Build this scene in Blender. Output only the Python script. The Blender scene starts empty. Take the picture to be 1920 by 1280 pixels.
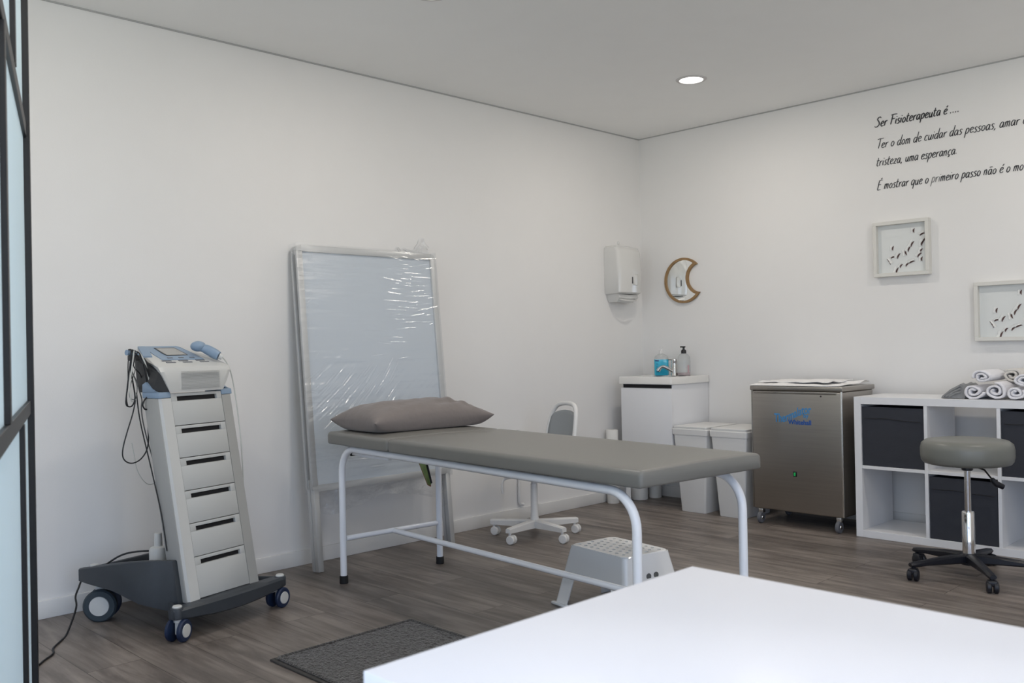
import bpy, bmesh, math, random
from mathutils import Vector, Matrix, noise
random.seed(7)
PI = math.pi
sc = bpy.context.scene
col = sc.collection

# ------------------------------------------------------------------ camera, world, light, exposure
cd = bpy.data.cameras.new('camera'); cam = bpy.data.objects.new('camera', cd); col.objects.link(cam)
cd.sensor_width = 36.0; cd.lens = 32.22; cd.clip_start = 0.05
R_ = (0.70279169, 0.71112614, -0.01958206); U_ = (0.01782795, 0.00991195, 0.99979194); F_ = (-0.71117227, 0.70299457, 0.00571189)
cam.matrix_world = Matrix(((R_[0], U_[0], -F_[0], 4.0455), (R_[1], U_[1], -F_[1], -5.3265), (R_[2], U_[2], -F_[2], 1.0763), (0, 0, 0, 1)))
cd.dof.use_dof = True; cd.dof.focus_distance = 4.6; cd.dof.aperture_fstop = 8.0
sc.camera = cam
sc.view_settings.view_transform = 'Standard'; sc.view_settings.look = 'None'
sc.view_settings.gamma = 1.0; sc.view_settings.use_curve_mapping = False
sc.view_settings.exposure = 0.0
W = bpy.data.worlds.new('sky'); sc.world = W; W.use_nodes = True
wn = W.node_tree; bg = wn.nodes['Background']; bg.inputs[1].default_value = 1.0
wg = wn.nodes.new('ShaderNodeTexCoord'); wx = wn.nodes.new('ShaderNodeSeparateXYZ'); wn.links.new(wg.outputs['Generated'], wx.inputs[0])
wm = wn.nodes.new('ShaderNodeMapRange'); wm.inputs['From Min'].default_value = -.06; wm.inputs['From Max'].default_value = .06; wn.links.new(wx.outputs['Z'], wm.inputs['Value'])
wc = wn.nodes.new('ShaderNodeMix'); wc.data_type = 'RGBA'; wc.clamp_result = False
wc.inputs[6].default_value = (5.3, 5.0, 4.8, 1)     # added glow below the horizon, like sunlit pavement, to brighten the ceiling
wc.inputs[7].default_value = (2.45, 2.9, 4.1, 1)        # hazy bright sky
wn.links.new(wm.outputs[0], wc.inputs[0]); wn.links.new(wc.outputs[2], bg.inputs[0])
SUNPORTAL = bpy.data.lights.new('window_portal', 'AREA'); SUNPORTAL.shape = 'RECTANGLE'; SUNPORTAL.size = 3.0; SUNPORTAL.size_y = 2.2
SUNPORTAL.cycles.is_portal = True
po = bpy.data.objects.new('window_portal', SUNPORTAL); col.objects.link(po); po.location = (4.5, -6.47, 1.25); po.rotation_euler = (PI/2, 0, 0)
P2 = SUNPORTAL.copy(); P2.size = 1.0; p2 = bpy.data.objects.new('window_portal', P2); col.objects.link(p2); p2.location = (1.8, -6.47, 1.25); p2.rotation_euler = (PI/2, 0, 0)
P3 = SUNPORTAL.copy(); P3.size = 2.1; p3 = bpy.data.objects.new('window_portal', P3); col.objects.link(p3); p3.location = (6.27, -4.55, 1.25); p3.rotation_euler = (PI/2, 0, PI/2)  # portal of the added right-hand window
LAMP_W = 6.9
LAMP_COL = (1.0, 0.92, 0.83)
ROOM_X, ROOM_Y, H = 6.2, -6.4, 2.556

# ------------------------------------------------------------------ materials
def mat(name, c, rough=.5, metal=0., bump=0., bscale=60., var=0., vscale=6., coat=0., trans=0., spec=.5, stretch=(1,1,1), emis=None, estr=0., sheen=0., ior=1.45):
    m = bpy.data.materials.new(name); m.use_nodes = True
    nt = m.node_tree; b = nt.nodes['Principled BSDF']
    b.inputs['Base Color'].default_value = (*c, 1); b.inputs['Roughness'].default_value = rough; b.inputs['Metallic'].default_value = metal
    b.inputs['Specular IOR Level'].default_value = spec; b.inputs['Coat Weight'].default_value = coat; b.inputs['Transmission Weight'].default_value = trans
    b.inputs['IOR'].default_value = ior; b.inputs['Sheen Weight'].default_value = sheen
    if emis: b.inputs['Emission Color'].default_value = (*emis, 1); b.inputs['Emission Strength'].default_value = estr
    tc = nt.nodes.new('ShaderNodeTexCoord'); mp = nt.nodes.new('ShaderNodeMapping'); mp.inputs['Scale'].default_value = stretch
    nt.links.new(tc.outputs['Object'], mp.inputs['Vector'])
    n = nt.nodes.new('ShaderNodeTexNoise'); n.inputs['Scale'].default_value = vscale; n.inputs['Detail'].default_value = 4
    nt.links.new(mp.outputs[0], n.inputs['Vector'])
    v = max(var, .015)
    mx = nt.nodes.new('ShaderNodeMix'); mx.data_type = 'RGBA'
    mx.inputs[6].default_value = (*[x*(1-v) for x in c], 1); mx.inputs[7].default_value = (*[min(1, x*(1+v)) for x in c], 1)
    nt.links.new(n.outputs['Fac'], mx.inputs[0]); nt.links.new(mx.outputs[2], b.inputs['Base Color'])
    if bump:
        n2 = nt.nodes.new('ShaderNodeTexNoise'); n2.inputs['Scale'].default_value = bscale; n2.inputs['Detail'].default_value = 3
        nt.links.new(mp.outputs[0], n2.inputs['Vector'])
        bp = nt.nodes.new('ShaderNodeBump'); bp.inputs['Strength'].default_value = bump; bp.inputs['Distance'].default_value = .01
        nt.links.new(n2.outputs['Fac'], bp.inputs['Height']); nt.links.new(bp.outputs[0], b.inputs['Normal'])
    return m

def floor_mat():
    m = bpy.data.materials.new('grey_oak_floor'); m.use_nodes = True; nt = m.node_tree; N = nt.nodes; L = nt.links
    b = N['Principled BSDF']; b.inputs['Roughness'].default_value = .42; b.inputs['Specular IOR Level'].default_value = .4
    tc = N.new('ShaderNodeTexCoord')
    br = N.new('ShaderNodeTexBrick'); br.offset = .37; br.inputs['Scale'].default_value = 1
    br.inputs['Brick Width'].default_value = 1.28; br.inputs['Row Height'].default_value = .19; br.inputs['Mortar Size'].default_value = .0012
    br.inputs['Color1'].default_value = (.0, .0, .0, 1); br.inputs['Color2'].default_value = (1, 1, 1, 1); br.inputs['Mortar'].default_value = (.5, .5, .5, 1)
    L.new(tc.outputs['Object'], br.inputs['Vector'])
    mp = N.new('ShaderNodeMapping'); mp.inputs['Scale'].default_value = (1.3, 13, 1); L.new(tc.outputs['Object'], mp.inputs[0])
    off = N.new('ShaderNodeVectorMath'); off.operation = 'MULTIPLY_ADD'; off.inputs[1].default_value = (7, 7, 7); L.new(br.outputs['Color'], off.inputs[0]); L.new(mp.outputs[0], off.inputs[2])
    n1 = N.new('ShaderNodeTexNoise'); n1.inputs['Scale'].default_value = 1.6; n1.inputs['Detail'].default_value = 7; n1.inputs['Roughness'].default_value = .62; n1.inputs['Distortion'].default_value = .5
    L.new(off.outputs[0], n1.inputs['Vector'])
    mp2 = N.new('ShaderNodeMapping'); mp2.inputs['Scale'].default_value = (2.2, 5.5, 1); L.new(tc.outputs['Object'], mp2.inputs[0])
    n2 = N.new('ShaderNodeTexNoise'); n2.inputs['Scale'].default_value = 1.0; n2.inputs['Detail'].default_value = 3; L.new(mp2.outputs[0], n2.inputs['Vector'])
    add = N.new('ShaderNodeMath'); add.operation = 'MULTIPLY_ADD'; add.inputs[1].default_value = .55; L.new(n2.outputs['Fac'], add.inputs[0]); L.new(n1.outputs['Fac'], add.inputs[2])
    a2 = N.new('ShaderNodeMath'); a2.operation = 'MULTIPLY_ADD'; a2.inputs[1].default_value = .10; L.new(br.outputs['Color'], a2.inputs[0]); L.new(add.outputs[0], a2.inputs[2])
    cr = N.new('ShaderNodeValToRGB'); e = cr.color_ramp.elements
    e[0].position = .50; e[0].color = (.072, .060, .052, 1); e[1].position = 1.08; e[1].color = (.26, .225, .20, 1)
    k = cr.color_ramp.elements.new(.76); k.color = (.15, .128, .114, 1)
    L.new(a2.outputs[0], cr.inputs[0])
    mr = N.new('ShaderNodeMix'); mr.data_type = 'RGBA'; mr.inputs[7].default_value = (.05, .042, .037, 1)
    L.new(br.outputs['Fac'], mr.inputs[0]); L.new(cr.outputs[0], mr.inputs[6]); L.new(mr.outputs[2], b.inputs['Base Color'])
    bp = N.new('ShaderNodeBump'); bp.inputs['Strength'].default_value = .12; bp.inputs['Distance'].default_value = .003
    L.new(n1.outputs['Fac'], bp.inputs['Height']); L.new(bp.outputs[0], b.inputs['Normal'])
    return m

def thin_ior(nt, fr, ior):
    # a thin sheet reflects the same from either side
    g = nt.nodes.new('ShaderNodeNewGeometry'); m = nt.nodes.new('ShaderNodeMapRange'); m.inputs['To Min'].default_value = ior; m.inputs['To Max'].default_value = 1/ior
    nt.links.new(g.outputs['Backfacing'], m.inputs['Value']); nt.links.new(m.outputs[0], fr.inputs['IOR'])

def film_mat(name, base=.06, scale=(1, 1, 1), nscale=5., dist=.02, rough=.13):
    m = bpy.data.materials.new(name); m.use_nodes = True; nt = m.node_tree; N = nt.nodes; L = nt.links
    N.remove(N['Principled BSDF']); out = N['Material Output']
    tr = N.new('ShaderNodeBsdfTransparent'); gl = N.new('ShaderNodeBsdfGlossy'); gl.inputs['Roughness'].default_value = rough
    tr.inputs[0].default_value = (.97, .98, .99, 1)
    fr = N.new('ShaderNodeFresnel'); thin_ior(nt, fr, 1.5)
    ad = N.new('ShaderNodeMath'); ad.operation = 'ADD'; ad.inputs[1].default_value = base; ad.use_clamp = True; L.new(fr.outputs[0], ad.inputs[0])
    mx = N.new('ShaderNodeMixShader'); L.new(ad.outputs[0], mx.inputs[0]); L.new(tr.outputs[0], mx.inputs[1]); L.new(gl.outputs[0], mx.inputs[2]); L.new(mx.outputs[0], out.inputs['Surface'])
    tc = N.new('ShaderNodeTexCoord'); mp = N.new('ShaderNodeMapping'); mp.inputs['Scale'].default_value = scale; L.new(tc.outputs['Object'], mp.inputs[0])
    n = N.new('ShaderNodeTexNoise'); n.inputs['Scale'].default_value = nscale; n.inputs['Detail'].default_value = 5; n.inputs['Distortion'].default_value = .4; L.new(mp.outputs[0], n.inputs['Vector'])
    bp = N.new('ShaderNodeBump'); bp.inputs['Strength'].default_value = 1; bp.inputs['Distance'].default_value = dist
    L.new(n.outputs['Fac'], bp.inputs['Height']); L.new(bp.outputs[0], gl.inputs['Normal'])
    return m

def frost_mat():
    m = bpy.data.materials.new('pale_frosted_glass'); m.use_nodes = True; nt = m.node_tree; N = nt.nodes; L = nt.links
    N.remove(N['Principled BSDF']); out = N['Material Output']
    n = N.new('ShaderNodeTexNoise'); n.inputs['Scale'].default_value = 3; cr = N.new('ShaderNodeMix'); cr.data_type = 'RGBA'
    cr.inputs[6].default_value = (.84, .93, .96, 1); cr.inputs[7].default_value = (.88, .95, .97, 1); L.new(n.outputs['Fac'], cr.inputs[0])
    tl = N.new('ShaderNodeBsdfTranslucent'); df = N.new('ShaderNodeBsdfDiffuse'); gl = N.new('ShaderNodeBsdfGlossy'); gl.inputs['Roughness'].default_value = .25
    L.new(cr.outputs[2], tl.inputs[0]); L.new(cr.outputs[2], df.inputs[0])
    a = N.new('ShaderNodeMixShader'); a.inputs[0].default_value = .35; L.new(tl.outputs[0], a.inputs[1]); L.new(df.outputs[0], a.inputs[2])
    b = N.new('ShaderNodeMixShader'); b.inputs[0].default_value = .06; L.new(a.outputs[0], b.inputs[1]); L.new(gl.outputs[0], b.inputs[2]); L.new(b.outputs[0], out.inputs['Surface'])
    return m

def glass_thin(name, tint=(.93, .97, .98), fac=.08):
    m = bpy.data.materials.new(name); m.use_nodes = True; nt = m.node_tree; N = nt.nodes; L = nt.links
    N.remove(N['Principled BSDF']); out = N['Material Output']
    tr = N.new('ShaderNodeBsdfTransparent'); tr.inputs[0].default_value = (*tint, 1); gl = N.new('ShaderNodeBsdfGlossy'); gl.inputs['Roughness'].default_value = .02
    fr = N.new('ShaderNodeFresnel'); thin_ior(nt, fr, 1.45)
    ad = N.new('ShaderNodeMath'); ad.operation = 'ADD'; ad.inputs[1].default_value = fac - .04; ad.use_clamp = True; L.new(fr.outputs[0], ad.inputs[0])
    mx = N.new('ShaderNodeMixShader'); L.new(ad.outputs[0], mx.inputs[0]); L.new(tr.outputs[0], mx.inputs[1]); L.new(gl.outputs[0], mx.inputs[2]); L.new(mx.outputs[0], out.inputs['Surface'])
    return m

M = dict(
    wall=mat('white_wall_paint', (.795, .785, .77), .75, bump=.03, bscale=180),
    ceil=mat('white_ceiling_paint', (.93, .93, .915), .85),
    skirt=mat('white_lacquered_skirting', (.74, .735, .72), .4),
    gap=mat('grey_shadow_joint', (.42, .42, .41), .8),  # shade of the wall-ceiling gap put into the grey
    black_metal=mat('black_steel_frame', (.012, .012, .014), .4, .0),
    frost=frost_mat(),
    tube=mat('white_enamelled_tube', (.84, .86, .90), .18, coat=.4),
    vinyl=mat('grey_green_vinyl', (.178, .175, .162), .36, bump=.04, bscale=300),
    pillow=mat('taupe_cotton', (.19, .165, .155), .9, bump=.5, bscale=14, sheen=.2, var=.05),
    rubber=mat('black_rubber', (.012, .012, .013), .6),
    zinc=mat('iridescent_green_strut', (.20, .28, .10), .3, .8, var=.4, vscale=30),
    rust=mat('red_brown_edge', (.25, .08, .04), .4, .6),
    alu=mat('satin_aluminium', (.60, .605, .60), .42, .45),
    insert=mat('blue_grey_poster_sheet', (.60, .65, .70), .55),
    white=mat('white_plastic', (.75, .745, .73), .35),
    whiteg=mat('white_glossy_plastic', (.84, .84, .83), .2, coat=.5),
    disp=mat('off_white_dispenser_plastic', (.66, .655, .635), .22, coat=.4),
    lacq=mat('white_melamine', (.78, .785, .80), .32),
    desk=mat('white_desk_laminate', (.83, .845, .92), .30, spec=.5),
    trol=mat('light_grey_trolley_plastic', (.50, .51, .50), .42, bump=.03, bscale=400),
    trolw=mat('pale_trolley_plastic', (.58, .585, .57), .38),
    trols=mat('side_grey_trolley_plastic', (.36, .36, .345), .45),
    char=mat('charcoal_blue_plastic', (.040, .047, .056), .42, bump=.04, bscale=300),
    dark=mat('dark_grey_plastic', (.045, .045, .046), .5),
    blue=mat('steel_blue_plastic', (.235, .325, .44), .38),
    navy=mat('navy_tyre', (.010, .022, .06), .45),
    tyre=mat('slate_tyre', (.035, .05, .062), .5),
    lcd=mat('grey_display', (.30, .30, .28), .15, coat=.6),
    button=mat('grey_button', (.16, .17, .19), .5),
    hole=mat('black_slot', (.004, .004, .006), .6),
    steel=mat('brushed_stainless_steel', (.40, .375, .345), .30, 1.0, bump=.05, bscale=8, stretch=(1, 1, 60), var=.10, vscale=2.5),
    steelb=mat('bright_steel_edge', (.72, .71, .69), .22, 1.0),
    chrome=mat('chrome', (.72, .70, .68), .08, 1.0),
    green=mat('green_switch', (.01, .22, .05), .3, emis=(.02, .5, .12), estr=.25),
    logo1=mat('mid_blue_print', (.05, .26, .56), .4),
    logo2=mat('deep_blue_print', (.012, .09, .36), .4),
    box=mat('anthracite_fabric', (.036, .039, .049), .9, bump=.2, bscale=500),
    stool=mat('grey_stool_vinyl', (.165, .168, .150), .35, bump=.03, bscale=300),
    blackp=mat('black_nylon', (.010, .011, .016), .38),
    blackg=mat('black_gloss', (.012, .012, .013), .2),
    towel=mat('white_terry_towel', (.88, .87, .90), .95, bump=.6, bscale=220, sheen=.3),
    towelc=mat('cream_terry_towel', (.72, .69, .64), .95, bump=.6, bscale=220, sheen=.3),
    towelg=mat('grey_terry_towel', (.27, .275, .275), .95, bump=.6, bscale=220, sheen=.3),
    sheet=mat('white_cotton_sheet', (.86, .85, .84), .9, bump=.2, bscale=60),
    paper=mat('white_paper_roll', (.74, .73, .70), .9, bump=.15, bscale=60),
    rattan=mat('brown_rattan', (.30, .185, .085), .6, bump=.5, bscale=60, var=.25, vscale=40),
    mirror=mat('mirror_glass', (.90, .92, .91), .02, 1.0),
    ceramic=mat('white_ceramic', (.78, .77, .74), .15, coat=.5),
    bluel=mat('cyan_hand_gel', (.05, .52, .74), .15, trans=.1, coat=.3),
    clear=mat('clear_bottle_plastic', (.80, .82, .82), .12, trans=.75, coat=.2, ior=1.2),
    pinkl=mat('pink_soap', (.72, .48, .52), .2, trans=.3),
    label=mat('navy_label_print', (.02, .06, .20), .5),
    ink=mat('dark_grey_vinyl_lettering', (.045, .045, .05), .6),
    inkf=mat('faded_grey_vinyl_lettering', (.22, .22, .22), .6),
    framew=mat('warm_white_wooden_frame', (.68, .67, .63), .5),
    back=mat('pale_grey_backing', (.70, .72, .71), .7),
    papw=mat('white_art_paper', (.80, .80, .78), .7),
    cut=mat('brown_crescent', (.12, .07, .065), .8),
    rug=mat('charcoal_microfibre_pile', (.050, .046, .043), 1.0, bump=1.0, bscale=110, var=.6, vscale=60, sheen=.3),
    rugb=mat('charcoal_hem', (.055, .052, .05), .9),
    cableb=mat('black_cable', (.008, .009, .011), .45),
    cableg=mat('grey_cable', (.13, .135, .13), .5),
    cablew=mat('pale_grey_cable', (.52, .53, .50), .45),
    pad=mat('cool_grey_chair_pad', (.33, .35, .36), .8, bump=.1, bscale=200),
    castg=mat('grey_castor_rubber', (.13, .135, .15), .5),
    lampdisc=mat('lamp_diffuser', (.9, .9, .9), .5, emis=(1, .97, .92), estr=9.),
    lampring=mat('white_lamp_ring', (.62, .60, .59), .4),
    film=film_mat('stretch_film', .06, (1, .45, 6), 4.5, .004, .20),
    film2=film_mat('crumpled_stretch_film', .10, (1, 1, 1), 12., .03, .2),
    glass=glass_thin('window_glass'),
    floor=floor_mat(),
)

# ------------------------------------------------------------------ mesh helpers
def obj(name, bm, m, parent=None, smooth=True, ang=35, loc=None, rot=None, recalc=True):
    me = bpy.data.meshes.new(name)
    if recalc: bmesh.ops.recalc_face_normals(bm, faces=bm.faces[:])
    if smooth:
        for f in bm.faces: f.smooth = True
    bm.to_mesh(me); bm.free()
    if smooth: me.set_sharp_from_angle(angle=math.radians(ang))
    me.materials.append(M[m] if isinstance(m, str) else m)
    o = bpy.data.objects.new(name, me); col.objects.link(o)
    if parent: o.parent = parent
    if loc: o.location = loc
    if rot: o.rotation_euler = rot
    return o
def tag(o, label, cat, group=None):
    o['label'] = label; o['category'] = cat
    if group: o['group'] = group
    return o
def thing(name, label, cat, loc=(0, 0, 0), rz=0, group=None):
    o = bpy.data.objects.new(name, None); col.objects.link(o); o.empty_display_size = .05
    o.location = loc; o.rotation_euler = (0, 0, rz)
    return tag(o, label, cat, group)
def struct(name, bm, m, parent=None, **k):
    o = obj(name, bm, m, parent, **k)
    if parent is None: o['kind'] = 'structure'
    return o
def NB(): return bmesh.new()
def box(bm, x0, x1, y0, y1, z0, z1, bev=0., seg=2, mtx=None):
    vs = [bm.verts.new(v) for v in [(x0, y0, z0), (x1, y0, z0), (x1, y1, z0), (x0, y1, z0), (x0, y0, z1), (x1, y0, z1), (x1, y1, z1), (x0, y1, z1)]]
    fs = [bm.faces.new([vs[i] for i in f]) for f in [(3, 2, 1, 0), (4, 5, 6, 7), (0, 1, 5, 4), (1, 2, 6, 5), (2, 3, 7, 6), (3, 0, 4, 7)]]
    if bev:
        es = list({e for f in fs for e in f.edges})
        r = bmesh.ops.bevel(bm, geom=es, offset=bev, segments=seg, profile=.5, affect='EDGES')
        vs = list({v for v in r['verts']} | {v for v in vs if v.is_valid})
    if mtx is not None:
        for v in vs: v.co = mtx @ v.co
    return bm
def cyl(bm, p0, p1, r0, r1=None, n=24, cap=True):
    p0, p1 = Vector(p0), Vector(p1); r1 = r0 if r1 is None else r1
    z = (p1-p0).normalized(); x = z.orthogonal().normalized(); y = z.cross(x)
    a = [bm.verts.new(p0+(x*math.cos(t)+y*math.sin(t))*r0) for t in [2*PI*i/n for i in range(n)]]
    b = [bm.verts.new(p1+(x*math.cos(t)+y*math.sin(t))*r1) for t in [2*PI*i/n for i in range(n)]]
    for i in range(n): bm.faces.new((a[i], a[(i+1) % n], b[(i+1) % n], b[i]))
    if cap: bm.faces.new(a[::-1]); bm.faces.new(b)
    return bm
def lathe(bm, prof, n=32, c=(0, 0, 0), axis='z'):
    rings = []
    for r, h in prof:
        ring = []
        for i in range(n):
            t = 2*PI*i/n; a, b_ = max(r, 1e-5)*math.cos(t), max(r, 1e-5)*math.sin(t)
            p = {'z': (a, b_, h), 'x': (h, a, b_), 'y': (a, h, b_)}[axis]
            ring.append(bm.verts.new((p[0]+c[0], p[1]+c[1], p[2]+c[2])))
        rings.append(ring)
    for k in range(len(rings)-1):
        for i in range(n): bm.faces.new((rings[k][i], rings[k][(i+1) % n], rings[k+1][(i+1) % n], rings[k+1][i]))
    bm.faces.new(rings[0][::-1]); bm.faces.new(rings[-1])
    return bm
def smooth_path(pts, k=6, closed=False):
    P = [Vector(p) for p in pts]; out = []; n = len(P)
    if n < 3: return P
    for i in range(n-1):
        a = P[max(i-1, 0)]; b = P[i]; c = P[i+1]; d = P[min(i+2, n-1)]
        for j in range(k):
            t = j/k
            out.append(.5*((2*b)+(c-a)*t+(2*a-5*b+4*c-d)*t*t+(-a+3*b-3*c+d)*t**3))
    out.append(P[-1]); return out
def tube(bm, pts, r, n=10, k=0, cap=True):
    P = smooth_path(pts, k) if k else [Vector(p) for p in pts]
    T = []
    for i in range(len(P)):
        t = (P[min(i+1, len(P)-1)]-P[max(i-1, 0)])
        T.append(t.normalized() if t.length > 1e-9 else Vector((0, 0, 1)))
    x = T[0].orthogonal().normalized(); rings = []
    for i, p in enumerate(P):
        x = (x-T[i]*x.dot(T[i])); x = x.normalized() if x.length > 1e-6 else T[i].orthogonal().normalized()
        y = T[i].cross(x); rr = r[i] if isinstance(r, (list, tuple)) else r
        rings.append([bm.verts.new(p+(x*math.cos(2*PI*j/n)+y*math.sin(2*PI*j/n))*rr) for j in range(n)])
    for k_ in range(len(rings)-1):
        for j in range(n): bm.faces.new((rings[k_][j], rings[k_][(j+1) % n], rings[k_+1][(j+1) % n], rings[k_+1][j]))
    if cap: bm.faces.new(rings[0][::-1]); bm.faces.new(rings[-1])
    return bm
def arc_corner(pts, rad, seg=8):
    """polyline with its inner corners rounded"""
    P = [Vector(p) for p in pts]; out = [P[0]]
    for i in range(1, len(P)-1):
        a = (P[i-1]-P[i]).normalized(); b = (P[i+1]-P[i]).normalized(); ang = a.angle(b)
        if rad < 1e-5 or ang > PI-.01: out.append(P[i]); continue
        d = rad/math.tan(ang/2); c = P[i]+(a+b).normalized()*(rad/math.sin(ang/2))
        s = P[i]+a*d-c; e = P[i]+b*d-c
        for j in range(seg+1):
            t = j/seg; th = s.angle(e); out.append(c+(s*math.sin((1-t)*th)+e*math.sin(t*th))/math.sin(th))
    out.append(P[-1]); return out
def prism(bm, poly, axis, a, b, bev=0.):
    """poly 2D extruded from a to b along axis; axis x: poly=(y,z); y: (x,z); z: (x,y)"""
    f = {'x': lambda u, v, w: (w, u, v), 'y': lambda u, v, w: (u, w, v), 'z': lambda u, v, w: (u, v, w)}[axis]
    A = [bm.verts.new(f(u, v, a)) for u, v in poly]; B = [bm.verts.new(f(u, v, b)) for u, v in poly]; n = len(poly)
    fs = [bm.faces.new(A[::-1]), bm.faces.new(B)]+[bm.faces.new((A[i], A[(i+1) % n], B[(i+1) % n], B[i])) for i in range(n)]
    if bev: bmesh.ops.bevel(bm, geom=list({e for q in fs for e in q.edges}), offset=bev, segments=2, profile=.5, affect='EDGES')
    return bm
def rrect(x0, x1, y0, y1, r, seg=5):
    o = []
    for cx, cy, a in ((x1-r, y1-r, 0), (x0+r, y1-r, 90), (x0+r, y0+r, 180), (x1-r, y0+r, 270)):
        for i in range(seg+1): t = math.radians(a+90*i/seg); o.append((cx+r*math.cos(t), cy+r*math.sin(t)))
    return o
def loft(bm, rings, cap=True):
    V = [[bm.verts.new(p) for p in r] for r in rings]; n = len(V[0])
    for k in range(len(V)-1):
        for i in range(n): bm.faces.new((V[k][i], V[k][(i+1) % n], V[k+1][(i+1) % n], V[k+1][i]))
    if cap: bm.faces.new(V[0][::-1]); bm.faces.new(V[-1])
    return bm
def grid(bm, nu, nv, f):
    V = [[bm.verts.new(f(i/nu, j/nv)) for j in range(nv+1)] for i in range(nu+1)]
    for i in range(nu):
        for j in range(nv): bm.faces.new((V[i][j], V[i+1][j], V[i+1][j+1], V[i][j+1]))
    return bm
def solidify(o, t):
    m = o.modifiers.new('thickness', 'SOLIDIFY'); m.thickness = t; m.offset = 0
def kids(o): return [c for c in bpy.data.objects if c.parent == o]
def dup(root, loc, rz, label=None):
    def cp(o, par):
        c = o.copy(); col.objects.link(c)
        if par: c.parent = par
        for ch in kids(o): cp(ch, c)
        return c
    r = cp(root, None); r.location = loc; r.rotation_euler = (0, 0, rz)
    if label: r['label'] = label
    return r
def text_mesh(name, s, size, m, parent, loc, rot, extrude=.0006, bold=0., spacing=1., shear=0., width=None, follow=None):
    cu = bpy.data.curves.new('txt', 'FONT'); cu.body = s; cu.size = size; cu.extrude = extrude; cu.offset = bold; cu.space_character = spacing; cu.shear = shear
    o = bpy.data.objects.new('txt', cu); col.objects.link(o)
    dg = bpy.context.evaluated_depsgraph_get(); me = bpy.data.meshes.new_from_object(o.evaluated_get(dg))
    bpy.data.objects.remove(o); bpy.data.curves.remove(cu)
    if width:
        w = max(v.co.x for v in me.vertices)-min(v.co.x for v in me.vertices)
        for v in me.vertices: v.co.x *= width/w
    if follow:
        for v in me.vertices: v.co = follow(v.co)
    me.name = name; me.materials.clear(); me.materials.append(M[m])
    r = bpy.data.objects.new(name, me); col.objects.link(r); r.location = loc; r.rotation_euler = rot
    if parent: r.parent = parent
    return r

# ------------------------------------------------------------------ room shell
struct('floor', box(NB(), -.1, ROOM_X+.1, ROOM_Y-.1, .1, -.1, 0), 'floor', smooth=False)
struct('ceiling', box(NB(), -.1, ROOM_X+.1, ROOM_Y-.1, .1, H, H+.1), 'ceil', smooth=False)
struct('wall_left', box(NB(), -.1, 0, ROOM_Y-.1, .1, 0, H), 'wall', smooth=False)
struct('wall_back', box(NB(), 0, ROOM_X, 0, .1, 0, H), 'wall', smooth=False)
WX0, WX1, WZ0, WZ1 = 3.0, 6.0, .06, 2.35
VX0, VX1 = 1.3, 2.3; RY0, RY1 = -5.6, -3.5
bm = NB(); box(bm, 0, VX0, ROOM_Y-.1, ROOM_Y, 0, H); box(bm, VX1, WX0, ROOM_Y-.1, ROOM_Y, 0, H); box(bm, WX1, ROOM_X, ROOM_Y-.1, ROOM_Y, 0, H)
for a, b in ((VX0, VX1), (WX0, WX1)): box(bm, a, b, ROOM_Y-.1, ROOM_Y, 0, WZ0); box(bm, a, b, ROOM_Y-.1, ROOM_Y, WZ1, H)
struct('wall_front', bm, 'wall', smooth=False)
bm = NB(); box(bm, ROOM_X, ROOM_X+.1, ROOM_Y-.1, RY0, 0, H); box(bm, ROOM_X, ROOM_X+.1, RY1, .1, 0, H); box(bm, ROOM_X, ROOM_X+.1, RY0, RY1, 0, WZ0); box(bm, ROOM_X, ROOM_X+.1, RY0, RY1, WZ1, H)
struct('wall_right', bm, 'wall', smooth=False)
def window(n, a0, a1, w0, w1, side):
    """glazed opening from a0 to a1 along its wall; w0..w1 is its depth in the wall"""
    P = (lambda a, b, z0, z1, d0=w0, d1=w1: (a, b, d0, d1, z0, z1)) if side == 'y' else (lambda a, b, z0, z1, d0=w0, d1=w1: (d0, d1, a, b, z0, z1))
    bm = NB(); m1 = a0+(a1-a0)/3; m2 = a0+(a1-a0)*2/3
    for a, b in ((a0, a0+.05), (m1-.02, m1+.02), (m2-.02, m2+.02), (a1-.05, a1)): box(bm, *P(a, b, WZ0, WZ1))
    box(bm, *P(a0, a1, WZ0, WZ0+.05)); box(bm, *P(a0, a1, WZ1-.05, WZ1))
    win = struct('window_%d' % n, bm, 'black_metal', smooth=False); wm_ = (w0+w1)/2
    struct('pane', box(NB(), *P(a0+.04, a1-.04, WZ0+.04, WZ1-.04, wm_-.002, wm_+.002)), 'glass', win, smooth=False)
window(1, WX0, WX1, ROOM_Y-.08, ROOM_Y-.03, 'y'); window(2, VX0, VX1, ROOM_Y-.08, ROOM_Y-.03, 'y'); window(3, RY0, RY1, ROOM_X+.03, ROOM_X+.08, 'x')  # the last two windows are unseen, added to light left wall and ceiling
def skirting(name, x0, x1, y0, y1):
    struct(name, box(NB(), x0, x1, y0, y1, 0, .075, .003, 2), 'skirt')
skirting('baseboard_left', 0, .013, ROOM_Y+.013, 0)
skirting('baseboard_back', .013, ROOM_X-.013, -.013, 0)
skirting('baseboard_right', ROOM_X-.013, ROOM_X, ROOM_Y, 0)
struct('shade_strip_1', box(NB(), 0, .004, ROOM_Y, 0, H-.007, H), 'gap', smooth=False)  # grey strip standing in for shade in the ceiling gap
struct('shade_strip_2', box(NB(), .004, ROOM_X, -.004, 0, H-.007, H), 'gap', smooth=False)

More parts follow.
